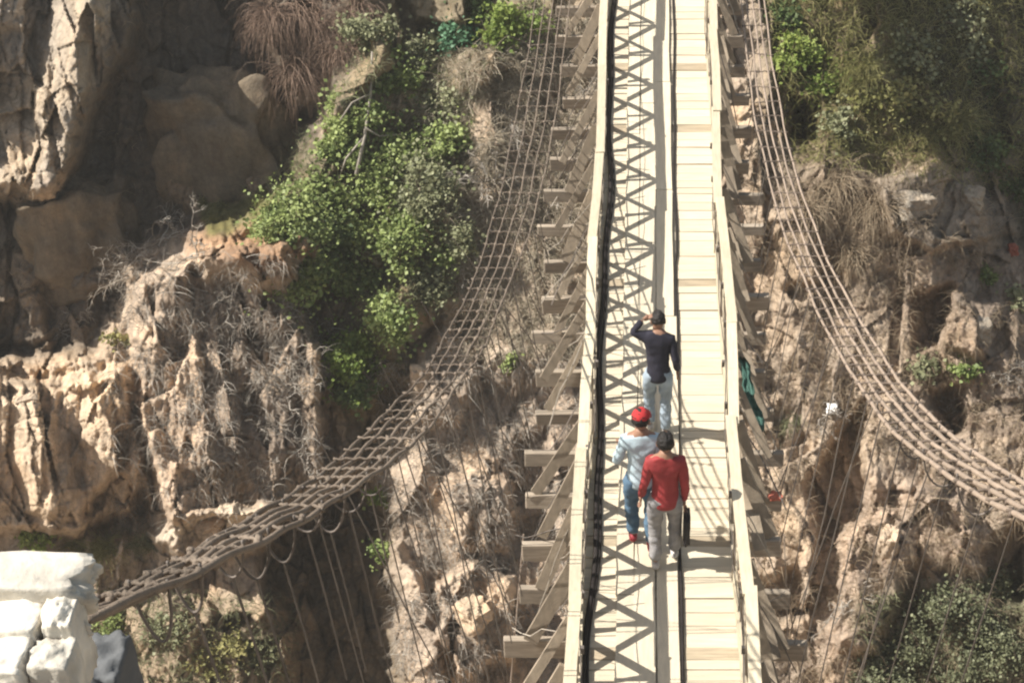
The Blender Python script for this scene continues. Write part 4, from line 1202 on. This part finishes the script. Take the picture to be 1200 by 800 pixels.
# second man: red cap, white shirt, jeans
p2 = deck_at(752, 640)
man2 = make_person('man in a red cap and white shirt walking left of the red jacket', p2, 0.05, 1.72,
    dict(up=M['white_shirt'], lo=M['jeans'], shoe=M['sandal']),
    dict(lkn=(-.09, .10, .50), lan=(-.08, .08, .09), rkn=(.09, .05, .49), ran=(.09, -.10, .11), lel=(-.23, -.02, 1.14), lwr=(-.21, .20, 1.06), lhd=(.1, .9, .1),
         rel=(.19, -.05, 1.12), rwr=(.20, .06, .90)), cap=True, head_rot=(-.25, -.25))
# far man: navy jumper, washed jeans, left hand raised to his head
p3 = deck_at(771, 508)
man3 = make_person('man in a navy jumper ahead of the others with one hand at his head', p3, 0.0, 1.56,
    dict(up=M['navy'], upname='jumper', lo=M['pale_jeans'], shoe=M['shoe_pale']),
    dict(lkn=(-.10, .10, .50), lan=(-.09, .06, .10), rkn=(.09, .05, .49), ran=(.09, -.08, .10), lel=(-.30, .04, 1.46), lwr=(-.17, .12, 1.58), lhd=(.8, 0, .45),
         rel=(.20, -.04, 1.12), rwr=(.22, .06, .90), chest=(0, .05, 1.25), neckb=(0, .06, 1.42), neck=(0, .08, 1.47), head=(0, .13, 1.56), lsh=(-.145, .05, 1.40), rsh=(.145, .05, 1.37)),
    head_rot=(.1, -.45))
# bag in the nearest man's right hand (hangs from the fingers)
bx = Vector(p1) + Vector((.185 + .01, .03, .70)) * (1.70 / 1.72)
BG = thing('bag', 'black bag hanging from the right hand of the man in the red jacket', 'bag', tuple(bx))
bg = rock_mesh((bx.x + .012, bx.y, bx.z - .21), (.065, .19, .34), 900, None, 5, .12); bg.build('bag_body', M['bag'], BG, True)
MB().tube([bx + Vector((.01, -.07, -.04)), bx + Vector((0, -.03, .03)), bx + Vector((0, .0, .055)), bx + Vector((0, .04, .03)), bx + Vector((.01, .08, -.04))], .008, 6).build('handle', M['bag'], BG, True)

# ------------------------------------------------------------------ dusty air of the gorge
hz = bpy.data.materials.new('haze'); hz.use_nodes = True; hn_ = hz.node_tree.nodes
hn_.remove(hn_['Principled BSDF']); pv = hn_.new('ShaderNodeVolumePrincipled')
pv.inputs['Color'].default_value = (.95, .93, .88, 1); pv.inputs['Density'].default_value = .0011; pv.inputs['Anisotropy'].default_value = .2
hz.node_tree.links.new(pv.outputs[0], hn_['Material Output'].inputs['Volume'])
lo_, hi_ = P.reshape(-1, 3).min(0), P.reshape(-1, 3).max(0)
o = MB().box(((lo_[0] + hi_[0]) / 2, (lo_[1] + hi_[1]) / 2, (lo_[2] - 1 + hi_[2] + 3) / 2), (hi_[0] - lo_[0] + 4, hi_[1] - lo_[1] + 4, hi_[2] - lo_[2] + 4)).build('haze', hz)
o['kind'] = 'stuff'; o['label'] = 'thin dusty air filling the gorge'

# ------------------------------------------------------------------ camera, sun, sky
cam = bpy.data.cameras.new('camera'); co = bpy.data.objects.new('camera', cam); C.objects.link(co)
cam.sensor_width = 36; cam.lens = F / 1200 * 36; cam.shift_x = -(CX - 600) / 1200
cam.clip_start = .1; cam.clip_end = 2000
co.location = (0, 0, 0); co.rotation_euler = (math.radians(90) - TH, 0, 0)
bpy.context.scene.camera = co

ELEV, AZ = math.radians(49), math.radians(-2)
sd = Vector((-math.cos(ELEV) * math.cos(AZ), math.cos(ELEV) * math.sin(AZ), math.sin(ELEV)))   # towards the sun
sun = bpy.data.lights.new('sun', 'SUN'); sun.energy = 4.6; sun.angle = math.radians(.5); sun.color = (1, .95, .86)
so = bpy.data.objects.new('sun', sun); C.objects.link(so); so.rotation_euler = sd.to_track_quat('Z', 'Y').to_euler()
w = bpy.data.worlds.new('World'); bpy.context.scene.world = w; w.use_nodes = True
nt = w.node_tree; sk = nt.nodes.new('ShaderNodeTexSky'); sk.sky_type = 'NISHITA'; sk.sun_disc = False
sk.sun_elevation = ELEV; sk.sun_rotation = math.atan2(sd.x, sd.y)
bg = nt.nodes['Background']; tn = nt.nodes.new('ShaderNodeMix'); tn.data_type = 'RGBA'; tn.blend_type = 'MULTIPLY'; tn.inputs[0].default_value = 1
tn.inputs[7].default_value = (1, .86, .68, 1); nt.links.new(sk.outputs[0], tn.inputs[6]); nt.links.new(tn.outputs[2], bg.inputs[0]); bg.inputs[1].default_value = .105
sc = bpy.context.scene
sc.view_settings.view_transform = 'Standard'; sc.view_settings.look = 'None'; sc.view_settings.gamma = 1
sc.view_settings.exposure = 1.0
sc.cycles.pixel_filter_type = 'BLACKMAN_HARRIS'; sc.cycles.filter_width = 2.2
sc.cycles.max_bounces = 6; sc.cycles.diffuse_bounces = 3
